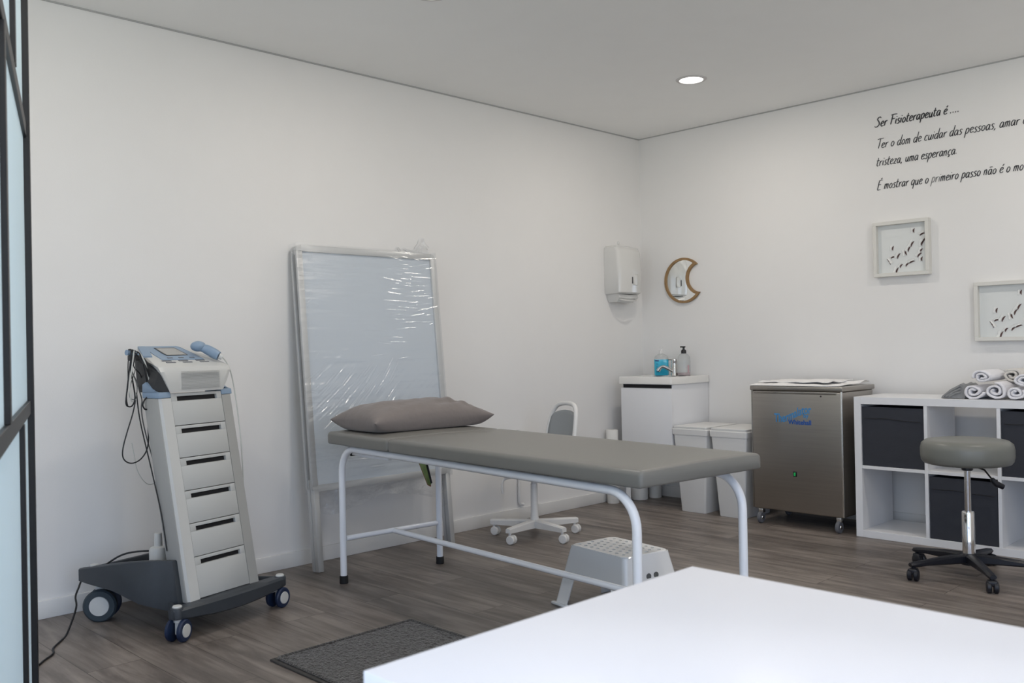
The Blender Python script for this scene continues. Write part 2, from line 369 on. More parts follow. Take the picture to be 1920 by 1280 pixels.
# ------------------------------------------------------------------ ceiling lamps
def lamp(x, y, label):
    t = thing('downlight', label, 'ceiling light', (x, y, H), 0, 'recessed ceiling downlights')
    obj('trim_ring', lathe(NB(), [(.064, -.001), (.066, -.006), (.080, -.006), (.086, -.001), (.086, .0), (.064, .0)], 48), 'lampring', t)
    obj('diffuser', lathe(NB(), [(.0, -.0035), (.060, -.0035), (.065, -.002), (.065, .0), (.0, .0)], 48), 'lampdisc', t)
    l = bpy.data.lights.new('lamp_light', 'AREA'); l.shape = 'DISK'; l.size = .12; l.energy = LAMP_W; l.color = LAMP_COL; l.spread = math.radians(180)
    lo = bpy.data.objects.new('lamp_light', l); col.objects.link(lo); lo.parent = t; lo.location = (0, 0, -.0075)
for x in (1.12, 3.03, 4.95):
    for y in (-.98, -2.87, -4.8):
        if x == 1.12: lb = {-.98: 'glowing round recessed ceiling lamp above the bed end nearest the corner', -2.87: 'round recessed ceiling lamp cut by the top edge of the picture'}.get(y, 'round recessed ceiling lamp of the left row, farthest from the corner')
        else: lb = 'round recessed ceiling lamp in the %s row, %s' % ({3.03: 'middle', 4.95: 'right-hand'}[x], {-.98: 'nearest the lettered wall', -2.87: 'mid ceiling', -4.8: 'nearest the window'}[y])
        lamp(x, y, lb)

# ------------------------------------------------------------------ glazed door near the camera, left edge
DA = math.atan2(-.324, .946)
dr = bpy.data.objects.new('door_1', None); col.objects.link(dr); dr['kind'] = 'structure'; dr.location = (1.4446, -4.544, 0); dr.rotation_euler = (0, 0, DA)
DH = 2.40; DW = 1.62
def dpart(name, *a, m='black_metal', bev=.001): return struct(name, box(NB(), *a, bev, 1), m, dr)
dpart('stile', 0, .045, -.017, .017, .012, DH); dpart('stile', DW-.045, DW, -.011, .011, .012, DH)
for z0, z1 in ((.012, .06), (.928, .962), (1.642, 1.676), (DH-.04, DH)): dpart('rail', .045, DW-.045, -.010, .010, z0, z1)
dpart('glazing_bar', .56, .60, -.012, .012, 1.676, DH-.04); dpart('glazing_bar', .93, .97, -.012, .012, .962, 1.642); dpart('glazing_bar', .44, .48, -.012, .012, .06, .928)
dpart('pane', .045, DW-.045, -.002, .002, 1.676, DH-.04, m='frost', bev=0); dpart('pane', .045, DW-.045, -.002, .002, .962, 1.642, m='frost', bev=0); dpart('pane', .045, DW-.045, -.002, .002, .06, .928, m='frost', bev=0)
px_, py_ = 1.4446+.946*(DW+.03), -4.544-.324*(DW+.03)
bm = NB(); box(bm, px_-.025, px_+.025, py_-.025, py_+.025, 0, H); box(bm, px_-.025, px_+.025, ROOM_Y, ROOM_Y+.05, 0, H)
for z in (0, .93, 1.65, H-.05): box(bm, px_-.02, px_+.02, ROOM_Y+.05, py_-.025, z, z+.035)
pt = struct('window_4', bm, 'black_metal', smooth=False)
struct('pane', box(NB(), px_-.003, px_+.003, ROOM_Y+.05, py_-.025, .03, H-.03), 'glass', pt, smooth=False)

# ------------------------------------------------------------------ treatment bed
BA = math.radians(-4.5)
bed = thing('treatment_couch', 'grey padded treatment couch on a white tubular frame, pillow at its head', 'treatment couch', (.469, -2.913, 0), BA)
RW = .545; RL = 1.82; ZR0, ZR1 = .627, .612
def side_rail(w):
    pts = arc_corner([(0, w, .03), (0, w, ZR0), (RL, w, ZR1), (RL, w, .03)], .115, 10)
    return tube(NB(), pts, .0155, 16)
obj('side_tube', side_rail(0), 'tube', bed); obj('side_tube', side_rail(RW), 'tube', bed)
for s in (0, RL):
    for w in (0, RW):
        obj('rubber_foot', lathe(NB(), [(.0, 0), (.019, 0), (.020, .004), (.0195, .034), (.017, .036)], 20, (s, w, 0)), 'rubber', bed)
for s in (0, RL): obj('cross_bar', tube(NB(), [(s, .015, .205), (s, RW-.015, .205)], .0125, 14), 'tube', bed)
obj('stretcher', tube(NB(), [(.012, RW/2, .205), (RL-.012, RW/2, .205)], .0125, 14), 'tube', bed)
for s in (.5, 1.2): obj('cross_bar', tube(NB(), [(s, .015, .612), (s, RW-.015, .612)], .011, 10), 'tube', bed)
def cushion(s0, s1):
    def sz(s): return .6435-.008*(s/1.9)
    bm = NB(); w0, w1 = -.04, .582; r = .02; n = 26
    rings = []
    def ring(s, k):  # rounded section
        o = []; zz = sz(s); hh = .056*k; ins = (1-k)*.016
        sec = []
        a, b, c, d = w0+ins, w1-ins, zz+(1-k)*.012, zz+.056-(1-k)*.010
        for cx, cy, an, rr in ((b-.018, d-.018, 0, .018), (a+.018, d-.018, 90, .018), (a+.007, c+.007, 180, .007), (b-.007, c+.007, 270, .007)):
            for i in range(6): t = math.radians(an+90*i/5); sec.append((s, cx+rr*math.cos(t), cy+rr*math.sin(t)))
            if an == 0:
                for i in range(1, 12):
                    u = i/12; sec.append((s, b-.018+(a-b+.036)*u, d+.004*math.sin(PI*u)))
        return sec
    L_ = s1-s0; st = [0, .004, .010, .018] + [.018+(L_-.036)*i/14 for i in range(1, 14)] + [L_-.018, L_-.010, L_-.004, L_]
    for x in st:
        e = min(x, L_-x); k = 1 if e >= .018 else math.sqrt(max(0, 1-((.018-e)/.018)**2))
        k = .35+.65*k
        rings.append(ring(s0+x, k))
    return loft(bm, rings)
obj('headrest_cushion', cushion(-.065, .452), 'vinyl', bed, ang=60); obj('mattress', cushion(.455, 1.878), 'vinyl', bed, ang=60)
# underside board and adjuster
obj('base_board', box(NB(), -.02, 1.80, .03, .515, .6285, .638, .002), 'blackp', bed)
adj = obj('adjuster_bar', box(NB(), .02, .33, .042, .062, .588, .606, .002), 'tube', bed)
obj('end_cap', box(NB(), .004, .022, .040, .064, .583, .611, .003), 'rubber', adj)
st = obj('support_strut', prism(NB(), [(.318, .60), (.372, .60), (.398, .555), (.428, .482), (.420, .472), (.406, .476)], 'y', .196, .204, .001), 'zinc', bed)
obj('strut_edge', tube(NB(), [(.315, .2, .60), (.404, .2, .474), (.424, .2, .470)], .0035, 8), 'rust', st)
obj('strut_edge', tube(NB(), [(.375, .2, .602), (.403, .2, .555), (.431, .2, .483)], .0045, 8), 'rubber', st)

# pillow
def pillow_mesh():
    bm = NB(); nu, nv = 46, 34; hw, hl = .345, .205
    def P(u, v, top):
        a = u*2-1; b = v*2-1
        ex = max(0., 1-abs(a)**2.6); ey = max(0., 1-abs(b)**2.4)
        h = (ex*ey)**.55
        x = b*hl*(1-.09*(1-b*b)*0-.07*(1-abs(a)**6)*abs(b)**5); y = a*hw*(1-.06*(1-abs(b)**6)*abs(a)**5)
        nz = noise.noise(Vector((x*9, y*5, 3)))*.010*h+noise.noise(Vector((x*22+y*8, y*14, 8 if top else 1)))*.0035*h
        fold = .006*math.sin((x*3+y)*26)*math.exp(-((a-.55)**2*9+(b-.35)**2*3))
        sx_ = .048
        fold += (.010*math.exp(-((a-.45-.35*b)/.07)**2)-.008*math.exp(-((a-.58-.3*b)/.06)**2)+.006*math.exp(-((a-.72-.2*b)/.05)**2))*math.exp(-((b-.5)**2)*2)
        if top: z = sx_+h*.085*(1-.10*a)+nz*1.7+fold*1.5*h
        else: z = max(.001, sx_-(1-(1-min(1, h*1.9))**1.6)*.050)
        return Vector((x, y, z))
    T = [[P(i/nu, j/nv, True) for j in range(nv+1)] for i in range(nu+1)]
    V = {}
    for i in range(nu+1):
        for j in range(nv+1):
            V[i, j, 1] = bm.verts.new(T[i][j])
            V[i, j, 0] = V[i, j, 1] if i in (0, nu) or j in (0, nv) else bm.verts.new(P(i/nu, j/nv, False))
    for i in range(nu):
        for j in range(nv):
            bm.faces.new((V[i, j, 1], V[i+1, j, 1], V[i+1, j+1, 1], V[i, j+1, 1]))
            q = (V[i, j, 0], V[i, j+1, 0], V[i+1, j+1, 0], V[i+1, j, 0])
            bm.faces.new(q)
    return bm
pw = obj('pillow', pillow_mesh(), 'pillow', ang=80)
lx, ly = .10, .335
pw.location = (.469+lx*math.cos(BA)-ly*math.sin(BA), -2.913+lx*math.sin(BA)+ly*math.cos(BA), .703); pw.rotation_euler = (0, 0, BA)
tag(pw, 'plump taupe cotton pillow lying across the head of the couch', 'pillow')
sm = pw.modifiers.new('sub', 'SUBSURF'); sm.levels = 1; sm.render_levels = 1

# ------------------------------------------------------------------ poster stand leaning on the left wall
sg = thing('poster_stand', 'silver aluminium folding poster stand wrapped in clear film, leaning on the wall', 'poster stand', (.235, -2.45, 0))
TL_ = math.atan2(.09, 1)
sg.rotation_euler = (0, -TL_, 0)   # local z runs up the leaning face, local x out from it
HW = .445
def pframe(bm, x0, x1, z0, z1, w=.034):
    for (a, b, c, d) in ((-HW, HW, z1-w, z1), (-HW, HW, z0, z0+w)): box(bm, x0, x1, a+.03, b-.03, c, d, .003)
    box(bm, x0, x1, -HW, -HW+w, z0+.03, z1-.03, .003); box(bm, x0, x1, HW-w, HW, z0+.03, z1-.03, .003)
    for sy in (-1, 1):
        for (zc, sz_) in ((z1-.03, 1), (z0+.03, -1)):
            poly = [(0, 0)]+[( .03*math.cos(t), .03*math.sin(t)) for t in [PI/2*i/6 for i in range(7)]]
            prism(bm, [(sy*(HW-.03+u), zc+sz_*v) for u, v in poly], 'x', x0, x1)
            box(bm, x0, x1, min(sy*(HW-.03), sy*(HW-w)), max(sy*(HW-.03), sy*(HW-w)), min(zc, zc-sz_*.004), max(zc, zc-sz_*.004))
    return bm
for nm, x0, x1 in (('front_frame', -.030, -.012), ('rear_frame', -.072, -.056)):
    fr = obj(nm, pframe(NB(), x0, x1, .388, 1.612), 'alu', sg)
    obj('backing_panel', box(NB(), x0+.002, x0+.006, -HW+.03, HW-.03, .418, 1.58), 'insert', fr)
obj('poster_sheet', box(NB(), -.0235, -.0225, -HW+.032, HW-.032, .420, 1.578), 'insert', sg)
for y in (-HW+.008, HW-.040):
    obj('leg', box(NB(), -.045, -.0135, y, y+.030, .004, .45, .002), 'alu', sg)
    obj('leg', box(NB(), -.073, -.050, y, y+.030, .004, .45, .002), 'alu', sg)
for y in (-HW+.01, HW-.02): obj('hinge', box(NB(), -.06, -.026, y, y+.012, 1.565, 1.60, .003), 'alu', sg)
def film_pt(u, v):
    y = (u*2-1)*(HW+.004); z = .378+v*1.242
    x = -.0065+.0018*noise.noise(Vector((y*1.5, z*22, 0)))+.0016*noise.noise(Vector((y*5+z*6, z*40, 4)))
    dg_ = max(0, 1-abs(v-.32)/.30); x += .0030*dg_*noise.noise(Vector((y*5+z*4, (z-y*.75)*34, 3)))
    return (x, y, z)
bm = NB(); NU_, NV_ = 380, 560
grid(bm, NU_, NV_, film_pt); bm.verts.ensure_lookup_table()
Rm = Matrix.Rotation(-TL_, 3, 'Y'); Ri = Rm.inverted(); Sg = Vector((.235, -2.45, 0))
def glint_crease(y, z, ln, w, lampy, jit):
    if any(math.hypot((y-a_)*.35, z-b_) < 1.5*(w+c_) for a_, b_, c_ in done): return
    done.append((y, z, w))
    """pulled-tight wrinkle: a flat facet w wide, tilted so the given lamp glints into the camera"""
    p = Rm @ Vector((-.0065, y, z))+Sg
    h = (Vector((4.05, -5.33, 1.08))-p).normalized()+(Vector((1.12, lampy, 2.54))-p).normalized(); h = Ri @ h
    gy, gz = -h.y/h.x+rc.gauss(0, jit), -h.z/h.x+rc.gauss(0, jit); g = math.hypot(gy, gz); uy, uz = gy/g, gz/g  # slope shaped from lamp and camera directions to place the highlight
    R_ = ln/2+2*w; i0 = max(0, int(((y-R_)/(HW+.004)+1)/2*NU_)); i1 = min(NU_, int(((y+R_)/(HW+.004)+1)/2*NU_)+1)
    j0 = max(0, int((z-R_-.378)/1.242*NV_)); j1 = min(NV_, int((z+R_-.378)/1.242*NV_)+1)
    for i in range(i0, i1+1):
        for j in range(j0, j1+1):
            v_ = bm.verts[i*(NV_+1)+j]; dy, dz = v_.co.y-y, v_.co.z-z
            t = (-dy*uz+dz*uy)/(ln/2); d_ = dy*uy+dz*uz
            if abs(t) < 1 and abs(d_) < 1.6*w:
                q = d_/w; r = q if abs(q) < .5 else math.copysign(.5*(1-(abs(q)-.5)/1.1), q)
                v_.co.x += g*w*r*min(1, (1-abs(t))*4)
rc = random.Random(11); done = []
def rr_(a, b): return rc.uniform(a, b)
for k in range(90): glint_crease(rr_(.14, .40), rr_(1.22, 1.585), rr_(.06, .22), rr_(.0035, .008), -.98, .022)
for k in range(9): glint_crease(rr_(-.05, .25), rr_(1.02, 1.22), rr_(.05, .14), rr_(.004, .006), -.98, .05)
for k in range(120): glint_crease(rr_(-.38, .10), rr_(.70, .98), rr_(.05, .17), rr_(.004, .007), -2.87, .035)
for k in range(6): glint_crease(rr_(-.30, .05), rr_(.46, .56), rr_(.08, .16), rr_(.004, .007), -.98, .04)
for k in range(70): glint_crease(rr_(-.43, -.35), rr_(.75, 1.58), rr_(.01, .03), rr_(.003, .006), rc.choice((-.98, -2.87)), .08)
for k in range(10): glint_crease(rr_(.37, .43), rr_(.6, 1.25), rr_(.01, .04), rr_(.003, .006), -.98, .06)
obj('stretch_film', bm, 'film', sg, ang=180, recalc=False)
def film_side(sgn):
    def f(u, v):
        z = .378+v*1.242; x = -.0065-u*.070; y = sgn*(HW+.004+.0015*noise.noise(Vector((x*30, z*14, 2))))
        return (x, y, z)
    return f
for s_ in (-1, 1): obj('stretch_film', grid(NB(), 6, 90, film_side(s_)), 'film', sg, ang=180)
def film_hem(u, v):
    y = (u*2-1)*(HW-.01); d = .085+.03*math.sin(u*9)+.02*noise.noise(Vector((u*6, 0, 0)))+(.06 if u > .9 else 0)
    z = .388-v*d; x = -.016+.010*noise.noise(Vector((y*12, z*14, 7)))
    return (x, y, z)
obj('loose_film_hem', grid(NB(), 60, 14, film_hem), 'film2', sg, ang=180)
def film_tuft(u, v):
    y = .18+u*.235; h = .02+.075*math.exp(-((u-.82)/.16)**2)+.02*noise.noise(Vector((u*9, 1, 0)))
    return (-.03+.016*noise.noise(Vector((u*11, v*5, 9))), y+.012*noise.noise(Vector((u*7, v*7, 2))), 1.612+v*h)
obj('loose_film_tuft', grid(NB(), 40, 14, film_tuft), 'film2', sg, ang=180)

# ------------------------------------------------------------------ therapy trolley (local x along its front, local y backwards)
TA = math.atan2(.9679, -.2513)
tr = thing('therapy_trolley', 'tall grey six-drawer equipment trolley with charcoal base on blue-tyred castors', 'trolley', (.715, -3.83, 0), TA)
SC = .275
def castor(par, s, b, r, yaw, wt, brake=False):
    c = bpy.data.objects.new('castor', None)
    bm = NB(); box(bm, -.013, .013, -.012, .020, r*.55, r*2-.004, .006, 3); cyl(bm, (0, 0, r*2-.012), (0, 0, r*2+.02), .020, n=20)
    mt = Matrix.Translation((s, b, 0)) @ Matrix.Rotation(yaw, 4, 'Z')
    bm.transform(mt); h = obj('castor', bm, 'trolw', par)
    for sx in (-1, 1):
        x0 = sx*.016; x1 = sx*(.016+r*.42)
        bm = NB(); lathe(bm, [(.0, x0), (r*.86, x0), (r, x0+(x1-x0)*.2), (r, x0+(x1-x0)*.75), (r*.9, x1), (.0, x1)], 36, (0, -.006, r), 'x'); bm.transform(mt); obj('tyre', bm, 'navy' if r < .05 or sx > 0 else 'tyre', h)
        bm = NB(); lathe(bm, [(.0, x1-.001*sx), (r*.60, x1-.001*sx), (r*.58, x1+.003*sx), (.0, x1+.004*sx)], 32, (0, -.006, r), 'x'); bm.transform(mt); obj('hub_cap', bm, 'trolw', h)
    if brake:
        bm = NB(); box(bm, -.018, .018, -.075, -.03, r*1.75, r*1.75+.006, .002); bm.transform(mt); obj('brake_pedal', bm, 'trolw', h)
castor(tr, .02, .0, .042, math.radians(-73), 'navy'); castor(tr, .53, .0, .042, math.radians(-84), 'navy', True)
castor(tr, .055, .515, .0655, math.radians(38), 'tyre'); castor(tr, .485, .515, .0655, math.radians(-20), 'tyre')
# base: front beam and two rear arms with a tray
def beam():
    rings = []
    for i in range(21):
        u = i/20; s = -.012+u*.574; k = math.sin(PI*u); b = .004-.012*k; z1 = .124+.004*k; z0 = .086-.018*k; hb = .028+.014*k
        e = .55+.45*min(1, min(u, 1-u)/.05)
        rings.append([(s, b+hb*a*e, z) for a, z in ((-1, z0+.006), (-.8, z0), (.8, z0), (1, z0+.006), (1, z1-.008), (.7, z1), (-.7, z1), (-1, z1-.008))])
    return loft(NB(), rings)
base = obj('base', beam(), 'char', tr)
def arm(mir, P):
    rings = []
    for i, (s, b, z0, z1, t) in enumerate(P):
        a = [(s, z0), (s+t, z0), (s+t, z1-.005), (s+t*.8, z1), (s+t*.2, z1), (s, z1-.005)]
        rings.append([((2*SC-x) if mir else x, b, z) for x, z in a])
    return loft(NB(), rings)
PA = [(-.005, .57, .165, .215, .03), (-.008, .50, .160, .228, .038), (-.004, .36, .150, .255, .038), (.0, .205, .116, .280, .022), (.030, .145, .10, .282, .022), (.056, .078, .088, .283, .022), (.057, .062, .086, .20, .022), (.055, .048, .086, .130, .022)]
PC = [(-.005, .57, .165, .215, .03), (-.008, .50, .140, .20, .038), (-.004, .36, .110, .150, .038), (.0, .205, .09, .128, .022), (.030, .145, .088, .126, .022), (.052, .10, .086, .126, .022)]
PB = [(.050, .10, .084, .126, .020), (.020, .04, .084, .125, .018), (.0, .01, .086, .124, .020)]
for mir in (False, True):
    obj('base_arm', arm(mir, PC if mir else PA), 'char', tr, ang=50); obj('base_arm', arm(mir, PB), 'char', tr, ang=50)
for s in (.012, .538):
    obj('base_arm', loft(NB(), [[(s+r*math.cos(2*PI*i/20), .0+r*math.sin(2*PI*i/20), z) for i in range(20)] for r, z in ((.020, .084), (.025, .088), (.025, .122), (.023, .126))]), 'char', tr)
    obj('axle_cap', lathe(NB(), [(.0, .125), (.017, .125), (.018, .130), (.015, .134), (.0, .135)], 24, (s, 0, 0)), 'trolw', tr)
for s in (.012, .538): obj('axle_cap', lathe(NB(), [(.0, .226), (.016, .226), (.016, .232), (.0, .234)], 20, (s+.012*(1 if s < .2 else -1), .51, 0)), 'trolw', tr)
obj('tray', box(NB(), .03, .52, .15, .555, .150, .165, .004), 'char', tr)
obj('tray', box(NB(), .075, .475, .04, .15, .10, .118, .004), 'char', tr)
obj('rear_panel', box(NB(), .03, .52, .555, .575, .165, .21, .004), 'char', tr)
# column: slanting back; section helper
def cp(s, d, z):   # d = depth behind the slanting front
    t = (z-.13)/(.918-.13); return (s, -.014+.03+(.152)*t+d, z)
def slab(bm, s0, s1, d0, d1, z0, z1, bev=.0):
    vs = [bm.verts.new(cp(s, d, z)) for z in (z0, z1) for s, d in ((s0, d0), (s1, d0), (s1, d1), (s0, d1))]
    fs = [bm.faces.new([vs[i] for i in f]) for f in ((3, 2, 1, 0), (4, 5, 6, 7), (0, 1, 5, 4), (1, 2, 6, 5), (2, 3, 7, 6), (3, 0, 4, 7))]
    if bev: bmesh.ops.bevel(bm, geom=list({e for q in fs for e in q.edges}), offset=bev, segments=2, profile=.5, affect='EDGES')
    return bm
obj('side_panel', slab(NB(), .078, .090, .012, .095, .122, .900, .002), 'trols', tr); obj('side_panel', slab(NB(), .432, .444, .012, .095, .122, .900, .002), 'trols', tr)
def post(s0, s1, out):
    bm = NB(); rings = []
    for z in (.125, .900):
        rings.append([cp(s, d, z) for s, d in ((s0, .012 if out < 0 else .0), (s0+.006, .0), (s1-.006, .0), (s1, .012 if out > 0 else .0), (s1, .05), (s0, .05))])
    return loft(bm, rings)
obj('front_post', post(.082, .133, -1), 'trolw', tr, ang=20); obj('front_post', post(.388, .440, 1), 'trols', tr, ang=20)  # right post darker: shade of its turned-away face put into the colour
obj('collar', slab(NB(), .078, .133, -.001, .10, .901, .924, .003), 'blue', tr); obj('collar', slab(NB(), .388, .444, -.001, .10, .901, .924, .003), 'blue', tr)
obj('collar_fin', prism(NB(), [(.175, .924), (.265, .924), (.265, .955), (.245, .965), (.20, .930)], 'x', .078, .088, .001), 'blue', tr)
obj('collar_fin', prism(NB(), [(.175, .924), (.265, .924), (.265, .955), (.245, .965), (.20, .930)], 'x', .434, .444, .001), 'blue', tr)
obj('cabinet_back', slab(NB(), .09, .432, .02, .095, .165, .90), 'dark', tr)
ZD = [.918, .790, .664, .537, .411, .284, .128]
for i in range(6):
    z1, z0 = ZD[i]-.0015, ZD[i+1]+.0015
    d = obj('drawer', slab(NB(), .1345, .3865, .001, .019, z0, z1-.03, .001), 'trol', tr)
    bm = NB(); slab(bm, .1345, .162, .001, .019, z1-.0302, z1, .0008); slab(bm, .362, .3865, .001, .019, z1-.0302, z1, .0008); slab(bm, .162, .362, .001, .019, z1-.0115, z1, .0008)
    obj('drawer_lip', bm, 'trol', d)
    obj('grip_slot', slab(NB(), .160, .364, .014, .019, z1-.032, z1-.009), 'hole', d)

# therapy unit on top (same local frame)
un = thing('therapy_unit', 'grey and blue electrotherapy console with a small screen, docked on the drawer trolley', 'medical device', (.715, -3.83, 0), TA)
prof = [(.158, .922), (.156, .960), (.160, 1.004), (.172, 1.022), (.192, 1.031), (.235, 1.045), (.30, 1.072), (.37, 1.099), (.395, 1.106), (.402, 1.098), (.38, 1.03), (.33, .955), (.30, .922)]
def shell(s0, s1, inset, p=prof):
    rings = []
    for k, s in enumerate((s0, s0+.010, s0+.022, s1-.022, s1-.010, s1)):
        q = {0: .010, 1: .003, 2: 0, 3: 0, 4: .003, 5: .010}[k]
        cx, cz = .26, 1.0
        def sx(b, z):
            i = max(0, b-.25)*.50+max(0, 1.008-z)*.50; f = (s-.26)/.177
            return s-i*max(-1, min(1, f))
        rings.append([(sx(b, z), b+(cx-b)*q*3, z+(cz-z)*q*2) for b, z in p])
    return loft(NB(), rings)
obj('housing', shell(.083, .437, 0), 'trolw', un, ang=30)
# dark side cheek
ck = [(.131, .161, .924), (.121, .161, .952), (.106, .166, .980), (.088, .180, .998), (.082, .215, 1.014), (.079, .26, 1.032), (.098, .33, 1.058), (.128, .385, 1.082), (.128, .372, 1.03), (.096, .32, .955), (.084, .29, .924), (.084, .215, .924)]
for f in (lambda x: x, lambda x: .52-x):
    obj('side_vent', loft(NB(), [[(f(x), b_, z_) for x, b_, z_ in ck], [(f(x+.022), b_+.003, z_) for x, b_, z_ in ck]]), 'dark', un, smooth=False)
for i in range(13):
    z = .934+i*.0056
    obj('vent_slat', box(NB(), .178, .372, .1545, .157, z, z+.0013), 'trols', un, smooth=False)
# top fascia pieces lie on the sloping top: point at (s, b) -> z
def ztop(b):
    pts = [(.192, 1.031), (.235, 1.045), (.30, 1.072), (.37, 1.099), (.395, 1.106)]
    for (b0, z0), (b1, z1) in zip(pts, pts[1:]):
        if b <= b1: return z0+(z1-z0)*(b-b0)/(b1-b0)
    return 1.106
def top_plate(poly, h, sub=1, base_=.0):
    bm = NB(); P = []
    ring0 = [(s, b, ztop(b)+base_) for s, b in poly]; ring1 = [(s, b-.3*h, ztop(b)+base_+h) for s, b in poly]
    return loft(bm, [ring0, ring1])
obj('blue_fascia', top_plate([(.176, .392), (.172, .37), (.160, .30), (.160, .243), (.366, .243), (.362, .30), (.350, .37), (.346, .392)], .0025), 'blue', un, smooth=False)
obj('screen_bezel', top_plate([(.212, .365), (.208, .30), (.213, .283), (.318, .283), (.318, .30), (.314, .365)], .0012, base_=.0025), 'dark', un, smooth=False)
obj('screen', top_plate([(.217, .358), (.213, .30), (.217, .287), (.312, .287), (.312, .30), (.309, .358)], .001, base_=.0032), 'lcd', un, smooth=False)
for i, s in enumerate((.195, .250, .305)): obj('button', top_plate([(s, .262), (s, .256), (s+.024, .256), (s+.024, .262)], .002, base_=.0025), 'button', un, smooth=False)
for r, b in enumerate((.232, .213)):
    for s in (.150, .232, .318): obj('button', top_plate([(s+r*.006, b+.008), (s+r*.006, b), (s+.044+r*.006, b), (s+.044+r*.006, b+.008)], .002), 'button', un, smooth=False)
obj('applicator_rest', loft(NB(), [[(x0, b_, z_) for x0, b_, z_ in ((.094+k*.042, .275, 1.060+k*.002), (.122+k*.040, .335, 1.086), (.140+k*.032, .372, 1.10), (.140+k*.032, .37, 1.108), (.118+k*.042, .33, 1.096), (.092+k*.042, .275, 1.068))] for k in (0, 1)]), 'blue', un)
obj('cable_hook', tube(NB(), [(.085, .30, 1.075), (.055, .30, 1.082), (.035, .30, 1.083)], [.010, .010, .011], 14), 'blue', un)
obj('hook_arm', box(NB(), .045, .09, .285, .31, 1.050, 1.072, .004), 'dark', un)
def cab(nm, pts, r, m, par=un, k=5): return obj(nm, tube(NB(), pts, r, 8, k), m, par)
cab('lead', [(0.045, 0.30, 1.094), (0.035, 0.27, 1.088), (0.026, 0.27, 1.022), (0.013, 0.27, 0.939), (0.007, 0.27, 0.888), (0.016, 0.27, 0.873), (0.035, 0.27, 0.875), (0.048, 0.27, 0.906), (0.039, 0.27, 0.969), (0.031, 0.27, 1.022), (0.044, 0.27, 1.074), (.05, .29, 1.094)], .0028, 'cableb')
cab('lead', [(0.034, 0.28, 1.094), (0.050, 0.25, 1.084), (0.066, 0.25, 1.059), (0.081, 0.25, 0.999), (0.092, 0.25, 0.935), (0.093, 0.25, 0.872), (0.091, 0.25, 0.788), (0.09, 0.25, 0.725), (0.077, 0.25, 0.688), (0.05, 0.25, 0.662), (0.016, 0.25, 0.653), (-0.012, 0.25, 0.663), (-0.026, 0.25, 0.685), (-0.023, 0.25, 0.72), (-0.005, 0.25, 0.775), (0.022, 0.25, 0.846), (0.035, 0.25, 0.897)], .0026, 'cableb')
cab('lead', [(0.062, 0.3, 1.09), (0.055, 0.3, 1.021), (0.079, 0.3, 0.967), (0.093, 0.3, 0.924), (0.102, 0.3, 0.892), (0.099, 0.3, 0.86), (0.105, 0.3, 0.807), (0.124, 0.3, 0.73), (0.145, 0.3, 0.664), (0.169, 0.3, 0.585), (0.185, 0.3, 0.507), (.19, .3, .4)], .0024, 'cableg')
cab('lead', [(0.067, 0.32, 0.724), (0.078, 0.32, 0.67), (0.089, 0.32, 0.616), (0.116, 0.32, 0.57), (0.146, 0.32, 0.548), (0.176, 0.32, 0.555), (0.197, 0.32, 0.58)], .0016, 'cablew')
cab('lead', [(0.05, 0.285, 1.094), (0.074, 0.24, 1.031), (0.095, 0.24, 0.967), (0.100, 0.24, 0.924), (0.079, 0.24, 0.905), (0.067, 0.24, 0.893), (0.060, 0.24, 0.875), (.072, .24, .858), (0.09, 0.24, 0.862)], .003, 'cableb')
cab('lead', [(0.070, 0.29, 0.924), (0.070, 0.27, 0.81), (0.072, 0.21, 0.622), (0.074, 0.16, 0.456), (0.074, 0.13, 0.312)], .0025, 'cableb')
cab('lead', [(0.057, 0.31, 1.088), (0.049, 0.31, 1.042), (0.047, 0.31, 0.958), (0.039, 0.31, 0.906), (.045, .31, .87)], .002, 'cableb')
cab('lead', [(0.071, 0.28, 1.085), (0.051, 0.28, 1.032), (0.079, 0.28, 0.999), (0.103, 0.30, 0.973)], .0022, 'cableb')
cab('lead', [(0.040, 0.26, 1.090), (0.030, 0.26, 1.03), (0.018, 0.26, 0.95), (0.022, .26, .90), (.03, .26, .89)], .0026, 'cablew')
cab('lead', [(0.045, 0.255, 1.090), (0.062, 0.25, 1.075), (0.078, 0.24, 1.03), (0.094, 0.24, 0.96), (0.100, 0.24, 0.92)], .0030, 'cablew')
cab('lead', [(0.045, 0.27, 1.087), (0.052, 0.27, 1.02), (0.030, 0.27, 0.96), (0.024, 0.27, 0.91), (.05, .27, .90), (.058, .27, .95), (.040, .27, 1.0)], .0018, 'cableg')
ap = thing('ultrasound_applicator', 'blue handheld ultrasound applicator lying on the right of the console, pale cord trailing', 'medical device', (.715, -3.83, 0), TA)
hb = smooth_path([(.362, .262, 1.098), (.375, .250, 1.094), (.390, .235, 1.084), (.406, .214, 1.068), (.412, .204, 1.062)], 5)
rad = [.013+.008*min(1, i/8)-.003*max(0, (i-14)/6) for i in range(len(hb))]
obj('handle', tube(NB(), hb, rad, 18), 'blue', ap, ang=60)
bm = NB(); bmesh.ops.create_icosphere(bm, subdivisions=3, radius=.030, matrix=Matrix.Translation((.360, .270, 1.104)) @ Matrix.Diagonal((1.1, 1.0, .75, 1))); obj('head', bm, 'blue', ap, ang=80)
obj('collar', tube(NB(), [(.412, .204, 1.062), (.422, .196, 1.056)], .013, 14), 'trolw', ap)
obj('cord', tube(NB(), [(0.422, 0.196, 1.056), (0.436, 0.185, 1.033), (0.450, 0.17, 0.975), (0.456, 0.15, 0.851), (0.456, 0.13, 0.716), (0.455, 0.12, 0.582), (0.455, 0.115, 0.427), (0.455, 0.11, 0.294), (.46, .12, .18)], .0026, 8, 5), 'cablew', ap)
bt = thing('gel_bottle', 'white plastic gel bottle standing on the trolley base tray', 'bottle', (0, 0, 0))
